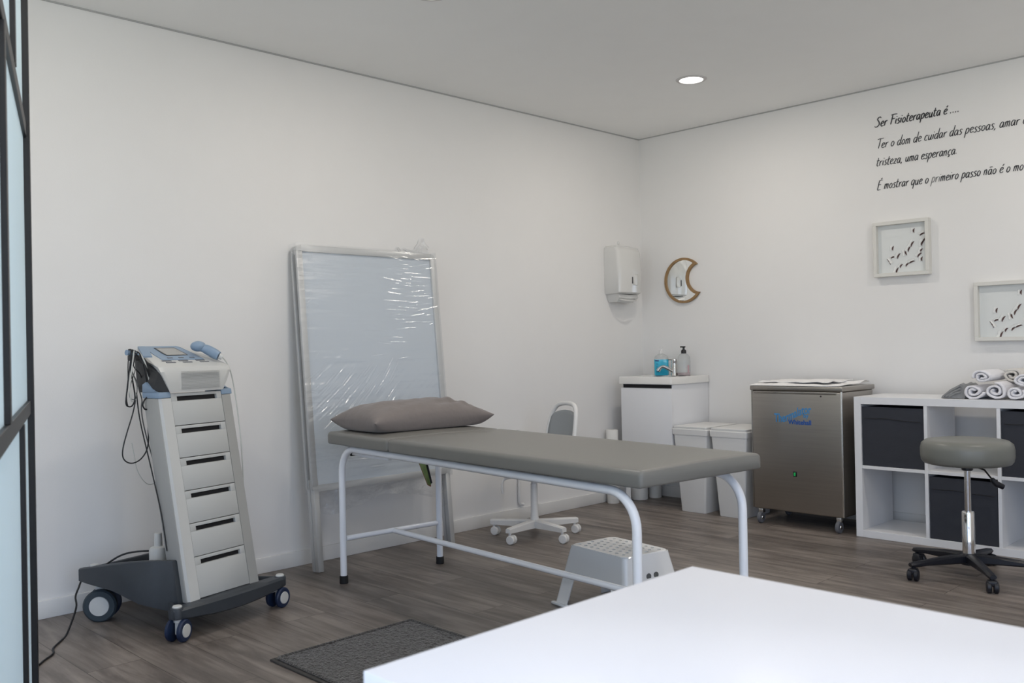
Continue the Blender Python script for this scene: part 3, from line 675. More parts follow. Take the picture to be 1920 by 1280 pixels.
lp = Matrix.Translation((.715, -3.83, 0)) @ Matrix.Rotation(TA, 4, 'Z') @ Vector((.168, .30, .165)); bt.location = lp
obj('body', lathe(NB(), [(.0, 0), (.033, 0), (.036, .004), (.036, .118), (.031, .128), (.016, .134), (.0, .134)], 28), 'trolw', bt)
obj('cap', lathe(NB(), [(.0, .134), (.016, .134), (.015, .182), (.013, .185), (.0, .186)], 20), 'trolw', bt)
lw = Matrix.Translation((.715, -3.83, 0)) @ Matrix.Rotation(TA, 4, 'Z')
pc = thing('power_cord', 'black mains cord running over the floor from the trolley to the door', 'cable', (.33, -4.09, 0))
wp = [lw @ Vector(q) for q in ((.26, .20, .25), (.22, .34, .262), (.16, .40, .268), (.11, .44, .262), (.075, .48, .235), (.05, .545, .185), (.03, .592, .165), (.005, .588, .130), (-.02, .57, .104), (-.045, .53, .07))]+[Vector(q) for q in ((.30, -4.07, .006), (.375, -4.117, .004), (.45, -4.17, .004), (.516, -4.192, .004), (.57, -4.24, .004), (.623, -4.287, .004), (.70, -4.40, .004), (.80, -4.47, .004))]
obj('flex', tube(NB(), [w-Vector((.33, -4.09, 0)) for w in wp], .0038, 8, 6), 'cableb', pc)

# ------------------------------------------------------------------ paper towel dispenser
dp = thing('towel_dispenser', 'white plastic paper towel dispenser fixed to the left wall near the corner', 'dispenser', (0, -.29, 1.37))
rings = []
for z, d, w in ((.055, .115, .122), (.065, .135, .128), (.20, .140, .13), (.34, .128, .13), (.375, .112, .126), (.388, .07, .11)):
    rings.append([(x, y, z) for y, x in [(-w, .001)]+[(-w+.03*(1-math.cos(a)), d-.03+.03*math.sin(a)) for a in [PI/2*i/5 for i in range(6)]]+[(y, d+.012*math.cos(y/w*PI/2)) for y in (-w*.5, 0, w*.5)]+[(w-.03*(1-math.cos(a)), d-.03+.03*math.sin(a)) for a in [PI/2*i/5 for i in range(5, -1, -1)]]+[(w, .001)]])
obj('cover', loft(NB(), rings), 'disp', dp, ang=50)
obj('towel_outlet', loft(NB(), [[(.001, -.10*k, z), (d, -.10*k, z), (d+.012, 0, z-.006), (d, .10*k, z), (.001, .10*k, z)] for z, d, k in ((.0, .075, .9), (.03, .11, 1.05), (.055, .10, 1.08))]), 'disp', dp)
obj('outlet_lip', tube(NB(), [(.06, -.088, .03), (.112, -.07, .012), (.126, 0, .006), (.112, .07, .012), (.06, .088, .03)], .006, 8, 4), 'disp', dp)
obj('lock_slot', box(NB(), .150, .1535, -.012, -.006, .125, .17), 'dark', dp); obj('lock_button', box(NB(), .148, .152, .0, .05, .115, .19, .004), 'disp', dp)
tag(obj('wall_hook', lathe(NB(), [(.0, 0), (.012, 0), (.012, .006), (.0, .010)], 16, axis='x'), 'white', loc=(0, -.26, 1.79)), 'tiny white peg on the wall just above the towel dispenser', 'hook')

# ------------------------------------------------------------------ crescent mirror
mc = thing('crescent_mirror', 'crescent-moon mirror in a brown rattan rim on the back wall', 'mirror', (.371, -.001, 1.512))
def crescent(R, r2, cx, n=40):
    # outer circle radius R at 0; bite circle radius r2 centred (cx, .012)
    cz = .012; d = math.hypot(cx, cz); a0 = math.atan2(cz, cx)
    ca = (R*R+d*d-r2*r2)/(2*R*d); al = math.acos(ca)
    o = [(R*math.cos(a0+al+(2*PI-2*al)*i/n), R*math.sin(a0+al+(2*PI-2*al)*i/n)) for i in range(n+1)]
    e = o[-1]; s = o[0]; t0 = math.atan2(e[1]-cz, e[0]-cx); t1 = math.atan2(s[1]-cz, s[0]-cx)
    if t0 < 0: t0 += 2*PI
    if t1 < 0: t1 += 2*PI
    o += [(cx+r2*math.cos(t0+(t1-t0)*i/24), cz+r2*math.sin(t0+(t1-t0)*i/24)) for i in range(1, 24)]
    return o
outer = crescent(.157, .098, .137); inner = crescent(.141, .116, .137)
obj('glass', prism(NB(), [(x, z) for x, z in crescent(.146, .110, .137)], 'y', -.010, -.003), 'mirror', mc, smooth=False)
bm = NB(); V = {}
n_ = len(outer)
def layer(P, y): return [bm.verts.new((x, y, z)) for x, z in P]
A0, A1, B1, B0 = layer(outer, 0), layer(outer, -.018), layer(inner, -.018), layer(inner, -.004)
for a, b in ((A0, A1), (A1, B1), (B1, B0)):
    for i in range(n_): bm.faces.new((a[i], a[(i+1) % n_], b[(i+1) % n_], b[i]))
obj('rattan_rim', bm, 'rattan', mc, smooth=False)

# ------------------------------------------------------------------ vanity unit with basin top
vn = thing('washbasin_cabinet', 'white washbasin cabinet hung in the corner, basin top with tap', 'cabinet', (.3425, -.22, 0))
obj('carcass', box(NB(), -.202, .206, -.195, .215, .30, .812, .002), 'lacq', vn)
dr_ = obj('door', box(NB(), -.204, .209, -.215, -.197, .30, .785, .002), 'lacq', vn)
obj('finger_groove', box(NB(), -.195, .198, -.199, -.190, .786, .808), 'hole', vn)
bm = NB(); x0, x1, y0, y1 = -.2175, .2175, -.225, .218
ro = rrect(x0, x1, y0, y1, .012, 3); ri = rrect(x0+.05, x1-.05, y0+.04, y1-.13, .05, 3); rb = rrect(x0+.10, x1-.10, y0+.08, y1-.17, .05, 3)
loft(bm, [[(x, y, .812) for x, y in ro], [(x, y, .855) for x, y in ro], [(x, y, .860) for x, y in rrect(x0+.004, x1-.004, y0+.004, y1-.004, .010, 3)], [(x, y, .858) for x, y in ri], [(x, y, .81) for x, y in rb]])
obj('basin_top', bm, 'ceramic', vn, ang=40)
tp = thing('basin_tap', 'chrome mixer tap with curved spout between the two soap bottles', 'tap', (.362, -.125, .857))
obj('body', lathe(NB(), [(.0, 0), (.025, 0), (.024, .006), (.021, .02), (.0195, .078), (.0185, .082), (.0195, .086), (.0195, .112), (.016, .115), (.0, .116)], 28), 'chrome', tp)
obj('spout', tube(NB(), [(-.005, -.010, .028), (-.035, -.025, .048), (-.06, -.04, .062), (-.08, -.052, .056), (-.09, -.058, .040)], [.011]*25, 14, 6), 'chrome', tp)
obj('aerator', cyl(NB(), (-.085, -.055, .05), (-.094, -.060, .033), .014, n=16), 'chrome', tp)
obj('lever', tube(NB(), [(-.01, -.005, .108), (-.04, -.02, .110)], .004, 8), 'chrome', tp)
bb = thing('hand_gel_bottle', 'flat bottle of bright blue hand gel with white pump on the washbasin', 'bottle', (.252, -.125, .858), math.radians(40))
def flask(w, d, zs): return loft(NB(), [[(x, y, z) for x, y in rrect(-w*k/2, w*k/2, -d*k2/2, d*k2/2, min(w*k, d*k2)*.3, 4)] for z, k, k2 in zs])
obj('liquid', flask(.098, .052, ((0, .9, .9), (.005, 1, 1), (.11, 1, 1))), 'bluel', bb)
obj('shoulder', flask(.098, .052, ((.1105, 1, 1), (.125, .96, .95), (.138, .75, .8), (.150, .32, .5))), 'clear', bb)
obj('pump', lathe(NB(), [(.0, .150), (.014, .150), (.014, .172), (.006, .174), (.005, .188), (.010, .190), (.010, .196), (.0, .197)], 20), 'white', bb)
bm = NB()
box(bm, -.044, -.018, -.0268, -.0262, .098, .106)
for z, w in ((.084, .012), (.072, .014), (.06, .010), (.05, .012), (.024, .018)): box(bm, -.038, -.038+w, -.0268, -.0262, z, z+.003)
obj('label_print', bm, 'label', bb, smooth=False)
cb = thing('soap_bottle', 'clear round bottle of pink soap with black pump on the washbasin', 'bottle', (.432, -.115, .858))
obj('body', lathe(NB(), [(.0, .0), (.040, .0), (.043, .004), (.043, .022), (.043, .10), (.040, .125), (.030, .142), (.018, .150), (.0, .150)], 32), 'clear', cb)
obj('liquid', lathe(NB(), [(.0, .003), (.038, .003), (.0395, .006), (.0395, .020), (.0, .020)], 28), 'pinkl', cb)
obj('pump', lathe(NB(), [(.0, .150), (.018, .150), (.018, .168), (.014, .174), (.007, .178), (.007, .192), (.0, .192)], 20), 'blackg', cb)
obj('nozzle', box(NB(), -.026, .012, -.006, .006, .190, .199, .002), 'blackg', cb)
obj('label_print', box(NB(), .040, .044, -.016, -.002, .020, .07, .001), 'pinkl', cb)

# paper rolls in the corner
def proll(name, x, y, r, h, label, hollow=True, z=0, group=None):
    pr = [(.018, h-.004), (.018, h), (r-.002, h), (r, h-.003), (r, .003), (r-.002, 0), (.0, 0)] if hollow else [(.0, h), (r, h), (r, 0), (.0, 0)]
    o = obj(name, lathe(NB(), ([(.0, h-.004)] if hollow else [])+pr, 32), 'paper', loc=(x, y, z)); return tag(o, label, 'paper roll', group)
proll('paper_roll', .070, -.455, .041, .497, 'tall slim white couch paper roll standing against the wall beside the washbasin cabinet')
proll('paper_roll', .110, -.215, .058, .26, 'fat white paper roll on the floor under the washbasin cabinet')
proll('paper_roll', .150, -.088, .045, .24, 'white paper roll under the washbasin cabinet, hard against the back wall')
tag(obj('paper_strip', loft(NB(), [[(x, y, z) for x, y in ((.115, -.372), (.150, -.366), (.150, -.362), (.115, -.366))] for z in (.0, .02, .12)]), 'sheet'), 'small loose white paper wrapper on the floor beside the tall roll', 'paper')

# white conduit behind the chair
tag(obj('wall_conduit', tube(NB(), arc_corner([(.012, -1.30, .56), (.012, -1.30, .100), (.018, -1.272, .094)], .015, 5), .010, 12), 'white'), 'thin white cable conduit rising on the left wall behind the small swivel chair', 'conduit')

# ------------------------------------------------------------------ waste bins
def bin_(x, label):
    t = thing('waste_bin', label, 'bin', (x, -.26, 0), 0, 'white lidded bins')
    ring = lambda z, wx, wy: [(px, py, z) for px, py in rrect(-wx, wx, -wy, wy, .012, 4)]
    obj('body', loft(NB(), [ring(0, .088, .150), ring(.004, .090, .152), ring(.505, .125, .176), ring(.505, .120, .171), ring(.02, .086, .148)]), 'white', t, ang=40)
    obj('rim', loft(NB(), [ring(.494, .130, .182), ring(.528, .133, .185), ring(.532, .130, .182), ring(.532, .11, .16), ring(.494, .11, .16)]), 'white', t, ang=40)
    obj('lid', loft(NB(), [ring(.532, .122, .174), ring(.538, .126, .178), ring(.545, .126, .178), ring(.5475, .120, .172)]), 'white', t, ang=40)
bin_(.686, 'white lidded bin beside the washbasin cabinet'); bin_(.968, 'white lidded bin next to the stainless steel heating cabinet')

# ------------------------------------------------------------------ stainless steel heating cabinet
hc = thing('heating_cabinet', 'stainless steel moist-heat cabinet on castors with blue lettering and green switch', 'cabinet', (1.43, -.265, 0))
BX = .282
bd = obj('body', box(NB(), -BX, BX, -.195, .205, .088, .790, .010, 3), 'steel', hc)
obj('corner_edge', box(NB(), BX-.008, BX+.002, -.197, -.187, .092, .795, .003), 'steelb', hc)  # highlight on the rounded right edge put into a brighter steel
obj('corner_edge', box(NB(), -BX-.002, -BX+.004, -.197, -.190, .092, .795, .003), 'steel', hc)
obj('lid', box(NB(), -BX-.006, BX+.008, -.202, .212, .790, .816, .004, 2), 'steel', hc)
obj('rim_band', box(NB(), -BX+.02, BX-.03, -.1985, -.194, .772, .786, .001), 'steel', hc)
obj('side_knob', box(NB(), -BX-.022, -BX-.001, -.15, -.12, .715, .748, .003), 'blackp', hc)
obj('thermostat_hole', lathe(NB(), [(.0, -.1965), (.005, -.1965), (.005, -.193), (.0, -.193)], 14, (.159, 0, .762), 'y'), 'dark', hc)
sw = obj('switch_plate', box(NB(), -.018, .002, -.1995, -.194, .296, .325, .001), 'hole', hc)
obj('rocker', box(NB(), -.0135, -.0025, -.2025, -.199, .301, .320, .001), 'green', sw)
def arch(c):
    t = min(1, max(0, (c.x/.232-.18)/.72)); return Vector((c.x, c.y*1.02+.054*t*t*(3-2*t), c.z))
text_mesh('logo_text', 'Thermalator', .070, 'logo1', hc, (-.133, -.1958, .607), (PI/2, 0, 0), .0008, .0009, 1.0, 0, .232, follow=arch)
text_mesh('logo_text', 'by', .034, 'logo1', hc, (.050, -.1958, .638), (PI/2, 0, 0), .0008, .0006)
text_mesh('logo_text', 'Whitehall', .037, 'logo2', hc, (-.044, -.1958, .598), (PI/2, 0, 0), .0008, .0009, 1, 0, .143)
for sx in (-1, 1):
    for yb in (-.165, .165):
        c = obj('castor', box(NB(), sx*.243-.014, sx*.243+.014, yb-.016, yb+.016, .060, .087, .003), 'steelb', hc)
        obj('wheel', lathe(NB(), [(.0, -.011), (.030, -.011), (.034, -.007), (.034, .007), (.030, .011), (.0, .011)], 28, (sx*.243, yb-.012, .034), 'x' if sx > 0 else 'x'), 'castg', c)
        obj('hub', lathe(NB(), [(.0, .0), (.012, .0), (.010, .004), (.0, .004)], 16, (sx*.243+.011, yb-.012, .034), 'x'), 'steelb', c)
# folded sheet on top
def sheet_f(u, v):
    x = -.285+u*.535; y = -.205+v*.375
    if x > .17: y += (x-.17)*.75
    z = .8195+.014*min(1, v*5)*(.4+max(0, noise.noise(Vector((x*6, y*7, 1)))))+.005*noise.noise(Vector((x*16, y*22, 5)))*min(1, v*6)+.010*math.exp(-((x-.05-y*1.2)/.05)**2)*min(1, v*4)
    if v < .02: z -= .0
    return Vector((x, y, max(z, .8185)))
bm = grid(NB(), 70, 50, sheet_f)
o = obj('folded_sheet', bm, 'sheet', ang=180, loc=(1.43, -.265, 0)); solidify(o, .0035); tag(o, 'creased white cotton sheet spread over the steel cabinet lid', 'sheet')
def sheet_g(u, v):
    x = -.27+u*.45; y = -.13+v*.30
    z = .836+.012*max(0, noise.noise(Vector((x*6, y*7, 11))))+.004*noise.noise(Vector((x*18, y*20, 15)))+.006*math.sin(v*9)*u
    return Vector((x, y, z+.002))
o = obj('folded_sheet', grid(NB(), 60, 40, sheet_g), 'sheet', ang=180, loc=(1.43, -.265, 0)); solidify(o, .005); tag(o, 'smaller crumpled white sheet, upper layer on the steel cabinet', 'sheet')

# ------------------------------------------------------------------ cube shelf
KX, KY = 1.776, -.452; CW, TO, TI = .335, .039, .017; NC = 4; KH = .765; KD = .39
ks = thing('cube_shelf', 'low white open cube shelving unit along the back wall', 'shelving unit', (KX, KY, 0))
KW = 2*TO+NC*CW+(NC-1)*TI
obj('side_panel', box(NB(), 0, TO, 0, KD, 0, KH, .0012, 1), 'lacq', ks); obj('side_panel', box(NB(), KW-TO, KW, 0, KD, 0, KH, .0012, 1), 'lacq', ks)
obj('top_panel', box(NB(), TO, KW-TO, 0, KD, KH-TO, KH, .0008, 1), 'lacq', ks); obj('bottom_panel', box(NB(), TO, KW-TO, 0, KD, 0, TO, .0008, 1), 'lacq', ks)
for i in range(1, NC):
    x = TO+i*CW+(i-1)*TI; obj('divider', box(NB(), x, x+TI, .001, KD, TO, KH-TO, .0008, 1), 'lacq', ks)
for i in range(NC):
    x = TO+i*(CW+TI); obj('shelf', box(NB(), x, x+CW, .002, KD, .374, .391, .0008, 1), 'lacq', ks)
def storage(i, row, label):
    x = KX+TO+i*(CW+TI)+.004; z0 = .0395 if row == 0 else .3915; w = CW-.008; h = .322
    t = thing('storage_box', label, 'storage box', (x, KY+.006, z0), 0, 'grey fabric storage boxes')
    def front(u, v):
        sag = .010*math.sin(PI*u)*max(0, v-.75)*4*(.3) if i == 9 else 0
        zz = h*v*(1-.012*u*v)
        return (u*w, .002+.004*math.sin(PI*u)*math.sin(PI*v)*-.5+.0015*noise.noise(Vector((u*4, v*9, i))), zz-sag)
    bm = NB(); grid(bm, 20, 20, front); obj('front_panel', bm, 'box', t, ang=180)
    bm = NB(); box(bm, 0, .004, .004, .36, 0, h*.985); box(bm, w-.004, w, .004, .36, 0, h*.97); box(bm, .004, w-.004, .356, .36, 0, h*.985); box(bm, .004, w-.004, .004, .356, 0, .004)
    obj('body', bm, 'box', t, smooth=False)
    def seam(u): return (.012+u*(w-.024), -.0015, h*.80+.006*math.exp(-((u-.38)/.16)**2)-.010*u)
    obj('hem_seam', tube(NB(), [seam(k/14) for k in range(15)], .0016, 6), 'rubber', t)
storage(0, 1, 'dark grey fabric box in the top row, nearest the steel cabinet')
storage(1, 0, 'dark grey fabric box in the bottom row, behind the round stool')
storage(2, 1, 'dark grey fabric box in the top row, cut by the right edge of the picture')

# towels on the shelf
def rolled(name, x, z, rx, rz, ln, label, m='towel', turns=1.9, seed=0, y=KY+.03, rot=0, grp='rolled white towels on the cube shelf'):
    bm = NB(); n = 70; T = .0115; P = []
    for i in range(n+1):
        t = i/n; a = t*turns*2*PI+seed; r = .22+.78*t
        wob = 1+.07*math.sin(a*3+seed*2)+.12*noise.noise(Vector((t*6, seed, 0)))
        P.append((rx*r*wob*math.cos(a), max(-rz+.001, rz*r*wob*math.sin(a))))
    rings = []
    for k in range(9):
        yy = ln*k/8; rings.append([(px+.003*noise.noise(Vector((j*.2, k*.7, seed))), yy+.004*noise.noise(Vector((j*.15, seed, 3)))*(1 if k in (0, 8) else 0), pz) for j, (px, pz) in enumerate(P)])
    V = [[bm.verts.new(p) for p in r] for r in rings]
    for k in range(8):
        for j in range(n): bm.faces.new((V[k][j], V[k][j+1], V[k+1][j+1], V[k+1][j]))
    o = obj(name, bm, m, ang=180, loc=(x, y, z), rot=(0, 0, rot)); solidify(o, T*.9)
    return tag(o, label, 'towel', grp)
ZT = KH+.0045
rolled('rolled_towel', 2.385, ZT+.036, .048, .035, .26, 'white rolled towel in the bottom row, touching the folded grey towel', seed=.5)
rolled('rolled_towel', 2.487, ZT+.040, .050, .039, .26, 'white rolled towel in the bottom row, second from the grey towel', seed=2.2)
rolled('rolled_towel', 2.430, ZT+.109, .046, .030, .26, 'white rolled towel resting on top of the bottom row', seed=4.0)
rolled('rolled_towel', 2.580, ZT+.032, .040, .031, .25, 'small white rolled towel in the bottom row, third from the grey towel', seed=1.1)
rolled('rolled_towel', 2.665, ZT+.034, .042, .033, .25, 'white rolled towel in the bottom row at the right picture edge', seed=3.1)
rolled('rolled_towel', 2.620, ZT+.096, .042, .029, .25, 'upper white rolled towel at the right picture edge', seed=5.3)
rolled('rolled_towel', 2.525, ZT+.112, .045, .034, .16, 'cream rolled towel lying behind the white rolls', 'towelc', seed=2.9, y=KY+.17, grp=None)
def grey_t(k):
    return [(-.075, .001), (-.070, .012), (-.03, .046+.004*k), (.024, .076), (.038, .066), (.044, .02), (.040, .001)]
bm = NB(); rings = []
for k in range(7):
    rings.append([(x*(1-.02*math.sin(k)), k*.035, z*(1+.06*math.sin(k*2))) for x, z in grey_t(.3*math.sin(k))])
loft(bm, rings)
for q in range(3):
    tube(bm, [(-.066+.016*q, -.003, .008+.001*q), (-.026+.012*q, -.004, .038-.005*q), (.022, -.003, .066-.016*q)], .0055, 8, 4)
tag(obj('folded_towel', bm, 'towelg', ang=60, loc=(2.298, KY+.05, KH+.001)), 'folded grey towel leaning on the white rolls on the cube shelf', 'towel')

# ------------------------------------------------------------------ round stool
stl = thing('swivel_stool', 'round grey padded stool on a chrome column and black five-star base', 'stool', (2.535, -.957, 0))
obj('seat', lathe(NB(), [(.0, .508), (.165, .508), (.180, .512), (.190, .524), (.194, .545), (.194, .578), (.189, .600), (.172, .614), (.14, .619), (.0, .622)], 64), 'stool', stl, ang=50)
obj('seat_mount', lathe(NB(), [(.0, .478), (.021, .478), (.024, .482), (.024, .508), (.0, .508)], 24), 'blackp', stl)
obj('gas_piston', cyl(NB(), (0, 0, .28), (0, 0, .48), .0135, n=24), 'chrome', stl)
obj('column', lathe(NB(), [(.0, .07), (.027, .07), (.027, .288), (.025, .292), (.0, .292)], 32), 'chrome', stl)
lv = obj('height_lever', tube(NB(), [(.015, .015, .500), (.055, .055, .478), (.085, .082, .425)], .004, 8), 'blackg', stl)
obj('lever_grip', tube(NB(), [(.078, .076, .437), (.092, .089, .415), (.115, .110, .400)], [.010, .014, .012], 12), 'blackp', lv)
obj('hub', lathe(NB(), [(.0, .055), (.036, .055), (.038, .062), (.036, .100), (.030, .106), (.0, .106)], 28), 'blackp', stl)
STA = [math.radians(a) for a in (-125, -53, 19, 91, 163)]
for a in STA:
    rings = []
    for r, w, z0, z1 in ((.03, .024, .062, .104), (.12, .020, .062, .098), (.22, .017, .062, .086), (.272, .018, .058, .080), (.292, .014, .060, .076)):
        rings.append([(r, -w, z0+.006), (r, -w*.7, z0), (r, w*.7, z0), (r, w, z0+.006), (r, w, z1-.008), (r, w*.5, z1), (r, -w*.5, z1), (r, -w, z1-.008)])
    bm = loft(NB(), rings); bm.transform(Matrix.Rotation(a, 4, 'Z')); arm_ = obj('base_arm', bm, 'blackp', stl, ang=40)
    bm = NB(); mt = Matrix.Rotation(a, 4, 'Z') @ Matrix.Translation((.275, 0, 0)) @ Matrix.Rotation(-a+math.radians(35)+a*.2, 4, 'Z')
    for s_ in (-1, 1): lathe(bm, [(.0, s_*.004), (.022, s_*.004), (.0255, s_*.008), (.0255, s_*.020), (.020, s_*.024), (.0, s_*.024)], 28, (0, -.012, .0255), 'x')
    box(bm, -.020, .020, -.030, .012, .030, .054, .007, 3); cyl(bm, (0, 0, .045), (0, 0, .062), .009, n=14)
    bm.transform(mt); obj('castor', bm, 'blackp', arm_, ang=40)

# ------------------------------------------------------------------ small swivel chair behind the couch
chr_ = thing('swivel_chair', 'small white swivel desk chair with grey padded back, half hidden behind the couch', 'chair', (.420, -1.590, 0))
def rot(bm, a): bm.transform(Matrix.Rotation(a, 4, 'Z')); return bm
for a in (-80, -152, -8, 64, 136):
    a = math.radians(a); rings = []
    for r, w, z0, z1 in ((.02, .024, .052, .096), (.13, .020, .056, .093), (.255, .017, .060, .088), (.262, .015, .062, .086)):
        rings.append([(r, -w, z0), (r, w, z0), (r, w, z1-.006), (r, w*.6, z1), (r, -w*.6, z1), (r, -w, z1-.006)])
    ar = obj('base_arm', rot(loft(NB(), rings), a), 'white', chr_, ang=30)
    bm = NB(); mt = Matrix.Rotation(a, 4, 'Z') @ Matrix.Translation((.243, 0, 0)) @ Matrix.Rotation(-a+math.radians(108), 4, 'Z')
    for s_ in (-1, 1): lathe(bm, [(.0, s_*.005), (.021, s_*.005), (.0245, s_*.008), (.0245, s_*.019), (.021, s_*.023), (.0, s_*.024)], 28, (0, -.010, .0245), 'x')
    cyl(bm, (0, 0, .035), (0, 0, .064), .008, n=12); box(bm, -.005, .005, -.022, .008, .010, .046)
    bm.transform(mt); obj('castor', bm, 'white', ar, ang=40)
obj('column', lathe(NB(), [(.0, .055), (.026, .055), (.025, .10), (.0215, .12), (.0195, .298), (.016, .300), (.016, .345), (.0, .345)], 28), 'white', chr_)
FA = math.radians(-110)
bm = loft(NB(), [[(x, y, z) for x, y in rrect(-.19*k, .19*k, -.185*k, .185*k, .09*k, 8)] for z, k in ((.342, .5), (.348, .86), (.362, 1.0), (.372, 1.0), (.376, .97))]); obj('seat_shell', rot(bm, FA), 'white', chr_, ang=40)
bm = loft(NB(), [[(x, y, z) for x, y in rrect(-.18*k, .18*k, -.175*k, .175*k, .085*k, 8)] for z, k in ((.377, .96), (.392, 1.0), (.402, .97), (.406, .85))]); obj('seat_pad', rot(bm, FA), 'pad', chr_, ang=40)
# back: loop frame + pad, at local x = -.18
def bk(y, z, off=0): return (-.175-(z-.40)*.16+.9*y*y-off, y, z)
loop = [bk(-.150, .38), bk(-.170, .47), bk(-.165, .58), bk(-.145, .68), bk(-.105, .728), bk(-.04, .742), bk(.04, .742), bk(.105, .728), bk(.145, .68), bk(.165, .58), bk(.170, .47), bk(.150, .38)]
obj('back_frame', rot(tube(NB(), loop, .013, 14, 5), FA), 'white', chr_, ang=60)
def pad_f(u, v, off):
    z = .42+v*.285; w = .155 if z < .62 else .155-.04*((z-.62)/.085)**2; y = (u*2-1)*w
    if v > .8: z -= .02*(abs(u*2-1)**2)*(v-.8)*5
    return bk(y, z, off)
bm = NB(); grid(bm, 14, 14, lambda u, v: pad_f(u, v, 0)); o = obj('back_pad', rot(bm, FA), 'pad', chr_, ang=180); solidify(o, .018)
for y in (-.09, .09): obj('back_strut', rot(tube(NB(), [(-.10, y, .352), (-.17, y, .36), bk(y*1.5, .42)], .010, 10, 4), FA), 'white', chr_)
obj('height_lever', tube(NB(), [(-.02, -.06, .345), (-.075, -.155, .335), (-.085, -.17, .29), (-.083, -.165, .255)], [.007]*16, 10, 5), 'white', chr_)

# ------------------------------------------------------------------ step stool
SA = math.radians(-8.7)
ss = thing('step_stool', 'white plastic step stool with perforated top under the couch end', 'step stool', (1.668, -2.385, 0), SA)
HX, HY, TX, TY, SH = .220, .172, .168, .122, .25
def sq(z):
    k = z/SH; return HX+(TX-HX)*k, HY+(TY-HY)*k
# top with holes: grid of cells, some of them opened
bm = NB()
hx_, hy_ = TX-.012, TY-.012
rim = rrect(-TX+.004, TX-.004, -TY+.004, TY-.004, .028, 6)
def holes():
    H_ = []
    nx = 8; ny = 6
    for i in range(nx):
        for j in range(ny):
            if True: H_.append((-.133+.266*i/(nx-1)+(0.0095 if j % 2 else -.0095), -.088+.176*j/(ny-1)))
    return H_
o = obj('top', loft(NB(), [[(x, y, z) for x, y in rrect(-TX*k, TX*k, -TY*k, TY*k, .03, 6)] for z, k in ((SH-.006, 1.0), (SH-.001, .985), (SH, .965))]), 'whiteg', ss)
cut = NB()
for hx, hy in holes(): cyl(cut, (hx, hy, SH-.03), (hx, hy, SH+.01), .0082, n=16)
cutter = obj('cutter', cut, 'hole', smooth=False)
cutter.matrix_world = Matrix.Translation((1.668, -2.385, 0)) @ Matrix.Rotation(SA, 4, 'Z')
md = o.modifiers.new('holes', 'BOOLEAN'); md.operation = 'DIFFERENCE'; md.object = cutter; md.solver = 'EXACT'
bpy.context.view_layer.update()
dg = bpy.context.evaluated_depsgraph_get(); nm_ = bpy.data.meshes.new_from_object(o.evaluated_get(dg)); o.modifiers.clear(); o.data = nm_
for p_ in nm_.polygons: p_.use_smooth = False
bpy.data.objects.remove(cutter)
obj('underside', box(NB(), -TX+.02, TX-.02, -TY+.02, TY-.02, .02, .022), 'dark', ss) if False else None
# four walls with leg cut-outs
def wallpts(zlist):
    return None
def side(n_axis, sgn):
    """one tapering wall, with an arch between its two legs"""
    bm = NB(); lw = .060
    zt = SH-.004; arch = .125 if n_axis == 'y' else .105
    def P(t, z, off=0):
        hx, hy = sq(z)
        if n_axis == 'y': return (t*(hx-.02), sgn*(hy-off), z)
        return (sgn*(hx-off), t*(hy-.02), z)
    L0 = (HX if n_axis == 'y' else HY)-.02
    f = 1-lw/L0
    bands = [(-1, -f, 0, 0), (-f, -f+.05, 0, arch-.012), (-f+.05, -f+.09, arch-.012, arch), (-f+.09, f-.09, arch, arch), (f-.09, f-.05, arch, arch-.012), (f-.05, f, arch-.012, 0), (f, 1, 0, 0)]
    for t0, t1, z0, z1 in bands:
        A_ = [bm.verts.new(P(t, z)) for t, z in ((t0, zt), (t0, z0), (t1, z1), (t1, zt))]; B_ = [bm.verts.new(P(t, z, .004)) for t, z in ((t0, zt), (t0, z0), (t1, z1), (t1, zt))]
        bm.faces.new(A_); bm.faces.new(B_[::-1])
        for i, j in (((0, 3),) + ((1, 2),)): bm.faces.new((A_[i], A_[j], B_[j], B_[i]))
    bmesh.ops.remove_doubles(bm, verts=bm.verts[:], dist=1e-5)
    return bm
for ax in ('x', 'y'):
    for s_ in (-1, 1): obj('side_wall', side(ax, s_), 'whiteg', ss, ang=30)
for sx in (-1, 1):
    for sy in (-1, 1):
        rings = []
        for i in range(9):
            z = (SH-.004)*i/8; hx, hy = sq(z); r = .02
            o_ = [(sx*(hx-r+r*math.cos(a)), sy*(hy-r+r*math.sin(a)), z) for a in [PI/2*k/6 for k in range(7)]]
            i_ = [(sx*(hx-r+(r-.004)*math.cos(a)), sy*(hy-r+(r-.004)*math.sin(a)), z) for a in [PI/2*k/6 for k in range(6, -1, -1)]]
            rings.append(o_+i_)
        obj('corner', loft(NB(), rings), 'whiteg', ss, ang=40)
        fx, fy = sx*(HX-.038), sy*(HY-.038)
        obj('foot', box(NB(), min(sx*(HX-.085), sx*(HX+.008)), max(sx*(HX-.085), sx*(HX+.008)), min(sy*(HY-.012), sy*(HY+.008)), max(sy*(HY-.012), sy*(HY+.008)), 0, .012, .004), 'whiteg', ss)
for y in (-.014, .026):
    hx = sq(.165)[0]
    obj('screw_recess', lathe(NB(), [(.0, -.001), (.0125, -.001), (.0125, .0015), (.0, .0015)], 24, (hx, y, .165), 'x'), 'cableg', ss)

# ------------------------------------------------------------------ white desk in the foreground
dk = thing('desk', 'plain white desk in the foreground', 'desk', (3.97, -4.49, 0))
obj('desk_top', box(NB(), -.70, .70, -.292, .292, .716, .75, .0012, 2), 'desk', dk)
for x in (-.66, .66):
    for y in (-.25, .25): obj('leg', box(NB(), x-.022, x+.022, y-.022, y+.022, 0, .716, .002), 'desk', dk)

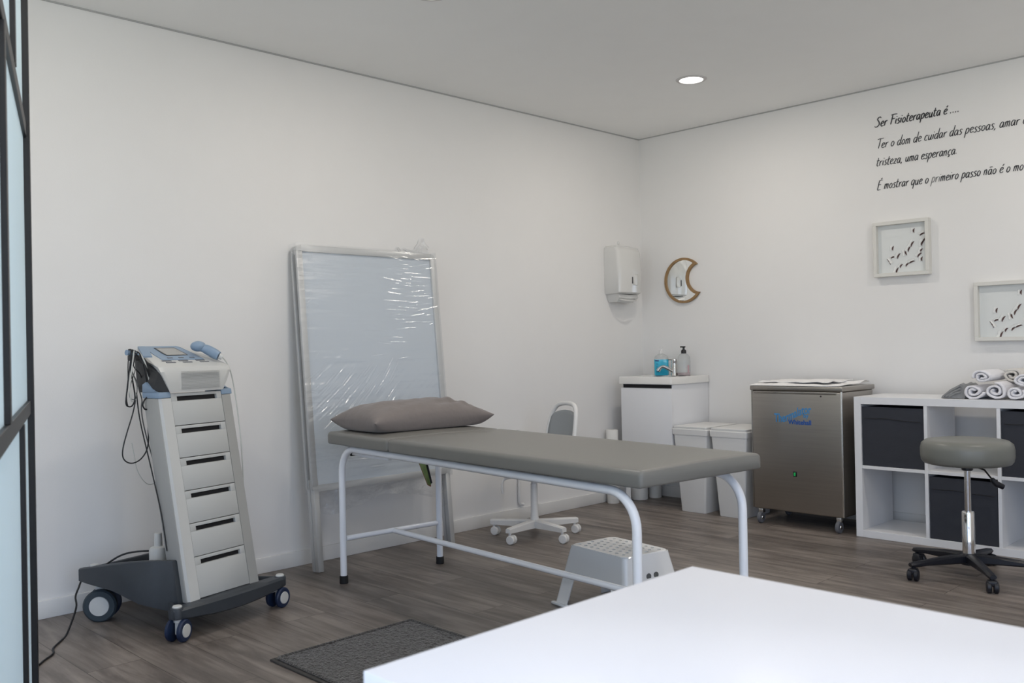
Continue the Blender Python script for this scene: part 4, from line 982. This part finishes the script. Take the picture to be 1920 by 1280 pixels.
# ------------------------------------------------------------------ rug
rg = thing('bath_mat', 'charcoal shaggy microfibre mat on the floor in front of the couch', 'mat', (1.62, -3.385, 0))
def rug_f(u, v):
    x = (u-.5)*.88; y = (v-.5)*.60
    return (x, y, .012+.0035*noise.noise(Vector((x*60, y*60, 0)))+.003*noise.noise(Vector((x*150, y*150, 4))))
obj('pile', grid(NB(), 150, 110, rug_f), 'rug', rg, ang=180)
obj('hem', box(NB(), -.452, .452, -.312, .312, .0, .008, .003), 'rugb', rg)
obj('border_ridge', tube(NB(), arc_corner([(-.430, 0, .012), (-.430, .292, .012), (.430, .292, .012), (.430, -.292, .012), (-.430, -.292, .012), (-.430, 0, .012)], .01, 3), .006, 8), 'rug', rg)

# ------------------------------------------------------------------ wall lettering: stroke font
G = {
 'S': ([[(.5,.86),(.38,.97),(.2,.92),(.14,.74),(.32,.52),(.42,.27),(.3,.06),(.1,.0),(-.04,.1)]], .58),
 'F': ([[(.12,0),(.15,.5),(.17,.95)],[(.0,.92),(.25,.97),(.62,.96)],[(.15,.52),(.46,.54)]], .56),
 'T': ([[(.22,0),(.25,.5),(.27,.95)],[(-.04,.92),(.2,.96),(.6,.97)]], .50),
 'E': ([[(.44,.0),(.28,-.01),(.1,.0),(.10,.45),(.12,.88),(.3,.95),(.48,.95)],[(.1,.5),(.38,.52)]], .56),
 'e': ([[(.06,.24),(.22,.28),(.31,.38),(.22,.5),(.09,.42),(.04,.2),(.12,.03),(.25,.02),(.36,.1)]], .40),
 'r': ([[(.05,.48),(.06,.24),(.06,0)],[(.06,.28),(.15,.44),(.3,.48)]], .34),
 'i': ([[(.07,.48),(.06,.24),(.07,.0)],[(.09,.66),(.095,.72)]], .20),
 's': ([[(.3,.43),(.18,.5),(.07,.40),(.14,.28),(.25,.17),(.2,.02),(.08,0),(-.01,.06)]], .34),
 'o': ([[(.2,.5),(.07,.38),(.05,.13),(.17,0),(.3,.12),(.31,.36),(.18,.5)]], .42),
 't': ([[(.11,.82),(.09,.4),(.08,.1),(.16,0),(.26,.05)],[(-.03,.53),(.12,.54),(.28,.56)]], .32),
 'a': ([[(.30,.44),(.18,.5),(.05,.34),(.05,.1),(.15,0),(.27,.15),(.33,.48)],[(.33,.48),(.32,.2),(.34,.02),(.40,.02)]], .45),
 'p': ([[(.07,.48),(.06,.1),(.04,-.38)],[(.06,.32),(.18,.5),(.32,.4),(.3,.14),(.18,0),(.06,.08)]], .42),
 'u': ([[(.06,.48),(.05,.16),(.14,0),(.25,.12),(.31,.48)],[(.31,.48),(.30,.15),(.33,.0),(.39,.03)]], .44),
 'd': ([[(.29,.45),(.17,.5),(.04,.34),(.05,.08),(.15,0),(.27,.14),(.33,.45)],[(.37,1.0),(.34,.5),(.31,.1),(.34,.0),(.39,.02)]], .44),
 'm': ([[(.05,.48),(.04,0)],[(.05,.28),(.14,.48),(.23,.42),(.22,0)],[(.22,.28),(.32,.48),(.41,.42),(.41,.06),(.47,0)]], .56),
 'n': ([[(.05,.48),(.04,0)],[(.05,.28),(.15,.48),(.25,.42),(.26,.05),(.32,0)]], .42),
 'c': ([[(.3,.42),(.2,.5),(.07,.38),(.05,.13),(.15,0),(.3,.06)]], .36),
 'z': ([[(.04,.46),(.16,.47),(.29,.48)],[(.29,.48),(.16,.25),(.03,.02)],[(.03,.02),(.18,.03),(.33,.01)]], .37),
 'q': ([[(.29,.45),(.17,.5),(.04,.34),(.05,.08),(.15,0),(.27,.14),(.33,.48)],[(.33,.48),(.31,.1),(.29,-.38)]], .42),
 '.': ([[(.03,.02),(.06,.03),(.09,.02)],[(.03,.05),(.06,.06),(.09,.05)]], .24), ',': ([[(.09,.05),(.07,-.04),(.02,-.13)]], .20), ' ': ([], .26),
}
ACC = {'é': ('e', [(.2,.64),(.30,.80)]), 'É': ('E', [(.28,1.04),(.38,1.18)]), 'ç': ('c', [(.17,.0),(.2,-.1),(.08,-.17)]), 'ã': ('a', [(.06,.67),(.2,.69),(.36,.68)])}
def stroke_text(name, s, x0, zb, em, width, wgt, m, parent):
    bm = NB(); items = []; x = 0
    for ch in s:
        ex = None
        if ch in ACC: ch, ex = ACC[ch]
        st_, adv = G[ch]
        jit = random.uniform(-.015, .015)
        for q in st_+([ex] if ex else []): items.append([(x+a, b+jit) for a, b in q])
        x += adv
    kx = width/x
    for q in items:
        P = smooth_path([(a, b, 0) for a, b in q], 5) if len(q) > 2 else [Vector((a, b, 0)) for a, b in q]
        P = [Vector((x0+(p.x+.24*p.y/(kx/em))*kx, 0, zb+p.y*em)) for p in P]
        n = len(P); L_, R2 = [], []
        for i in range(n):
            t = (P[min(i+1, n-1)]-P[max(i-1, 0)]).normalized(); nn = Vector((-t.z, 0, t.x))
            w = wgt*(.62+.38*math.sin(PI*min(1, (i+.6)/n)))*(1+.18*abs(t.z))
            L_.append(P[i]+nn*w); R2.append(P[i]-nn*w)
        for y in (-.0022,):
            a_ = [bm.verts.new((p.x, y, p.z)) for p in L_]; b_ = [bm.verts.new((p.x, y, p.z)) for p in R2]
            a2 = [bm.verts.new((p.x, -.0008, p.z)) for p in L_]; b2 = [bm.verts.new((p.x, -.0008, p.z)) for p in R2]
            for i in range(n-1):
                bm.faces.new((a_[i], a_[i+1], b_[i+1], b_[i])); bm.faces.new((a_[i], a_[i+1], a2[i+1], a2[i])); bm.faces.new((b_[i], b_[i+1], b2[i+1], b2[i]))
            bm.faces.new((a_[0], b_[0], b2[0], a2[0])); bm.faces.new((a_[-1], b_[-1], b2[-1], a2[-1]))
    o = obj(name, bm, m, parent, smooth=False)
    return o, kx
wt = thing('wall_lettering', 'dark handwritten-style Portuguese quotation lettered on the back wall', 'lettering', (0, 0, 0))
stroke_text('text_line', 'Ser Fisioterapeuta é ....', 1.732, 2.325, .057, .476, .0029, 'ink', wt)
stroke_text('text_line', 'Ter o dom de cuidar das pessoas, amar o', 1.738, 2.198, .057, .805, .0021, 'ink', wt)
stroke_text('text_line', 'tristeza, uma esperança.', 1.734, 2.095, .057, .458, .0021, 'ink', wt)
w4 = .785; sfull = 'É mostrar que o primeiro passo não é o mo'
def adv(s): return sum(G[ACC[c][0] if c in ACC else c][1] for c in s)
tot = adv(sfull); cur = 1.735
for seg, m_ in (('É mostrar que o ', 'ink'), ('pri', 'inkf'), ('meiro passo não é o mo', 'ink')):
    w_ = w4*adv(seg)/tot; o, _ = stroke_text('text_line' if m_ == 'ink' else 'faded_text', seg, cur, 1.956, .057, w_, .0021 if m_ == 'ink' else .0017, m_, wt); cur += w_
    if m_ == 'inkf': o['label'] = 'faded half-peeled letters'

# ------------------------------------------------------------------ butterfly shadow-box frames
MK = [(.255, .47, 80), (.74, .12, 85), (.94, .19, 25), (.70, .40, 60), (.97, .34, 55), (.915, .42, 80), (.625, .51, 65), (.55, .60, 100), (.27, .65, 15), (.385, .64, 60), (.215, .75, -60), (.905, .76, 85), (.86, .65, 45), (.70, .785, 20), (.58, .845, 45), (.44, .865, 55), (.34, .975, 70), (.90, .56, 60)]
def butterfly_frame(x0, z0, label):
    S_ = .318; t = thing('butterfly_frame', label, 'wall art', (x0, 0, z0), 0, 'white butterfly shadow boxes')
    fw = .020; bm = NB()
    for a in ((0, S_, S_-fw, S_), (0, S_, 0, fw), (0, fw, fw, S_-fw), (S_-fw, S_, fw, S_-fw)): box(bm, a[0], a[1], -.042, -.001, a[2], a[3], .0012, 1)
    obj('frame', bm, 'framew', t, ang=30)
    obj('backing', box(NB(), fw, S_-fw, -.012, -.004, fw, S_-fw), 'back', t, smooth=False)
    I = S_-2*fw
    for u, v, ang in MK:
        cx, cz = fw+.014+u*(I-.028), fw+(1-v)*(I-.02)+.008; a = math.radians(ang)
        bm = NB(); L_ = .017+.004*math.sin(u*40); n = 9
        # wing pair: two lobes hinged at a body line, raised off the backing
        for sg_, lift, sc_ in ((1, .55, 1.0), (-1, 1.15, .9)):
            pts = []
            for k in range(n+1):
                tt = PI*k/n; rr = L_*(.85+.28*math.cos(2*tt)+.12*math.sin(3*tt))*sc_
                pts.append((rr*math.cos(tt), rr*math.sin(tt)))
            vs = []
            for p, q in [(0, 0)]+pts:
                dx = p*math.cos(a)-sg_*q*math.cos(lift)*math.sin(a); dz = p*math.sin(a)+sg_*q*math.cos(lift)*math.cos(a)
                vs.append(bm.verts.new((cx+dx, -.0135-q*math.sin(lift)*.9, cz+dz)))
            for k in range(1, n+1): bm.faces.new((vs[0], vs[k], vs[k+1]))
        o = obj('paper_butterfly', bm, 'papw', t, smooth=False); solidify(o, .0005)
        bm = NB(); m_ = 10; lo, hi = [], []  # flat brown crescent on the backing beside the wings
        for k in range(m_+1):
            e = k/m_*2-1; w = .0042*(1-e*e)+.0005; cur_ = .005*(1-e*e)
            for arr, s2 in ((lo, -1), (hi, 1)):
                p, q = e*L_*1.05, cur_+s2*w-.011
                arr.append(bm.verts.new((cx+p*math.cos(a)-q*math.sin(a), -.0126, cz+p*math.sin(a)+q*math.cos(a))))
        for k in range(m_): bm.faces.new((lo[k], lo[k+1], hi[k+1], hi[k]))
        obj('dark_crescent', bm, 'cut', o, smooth=False)
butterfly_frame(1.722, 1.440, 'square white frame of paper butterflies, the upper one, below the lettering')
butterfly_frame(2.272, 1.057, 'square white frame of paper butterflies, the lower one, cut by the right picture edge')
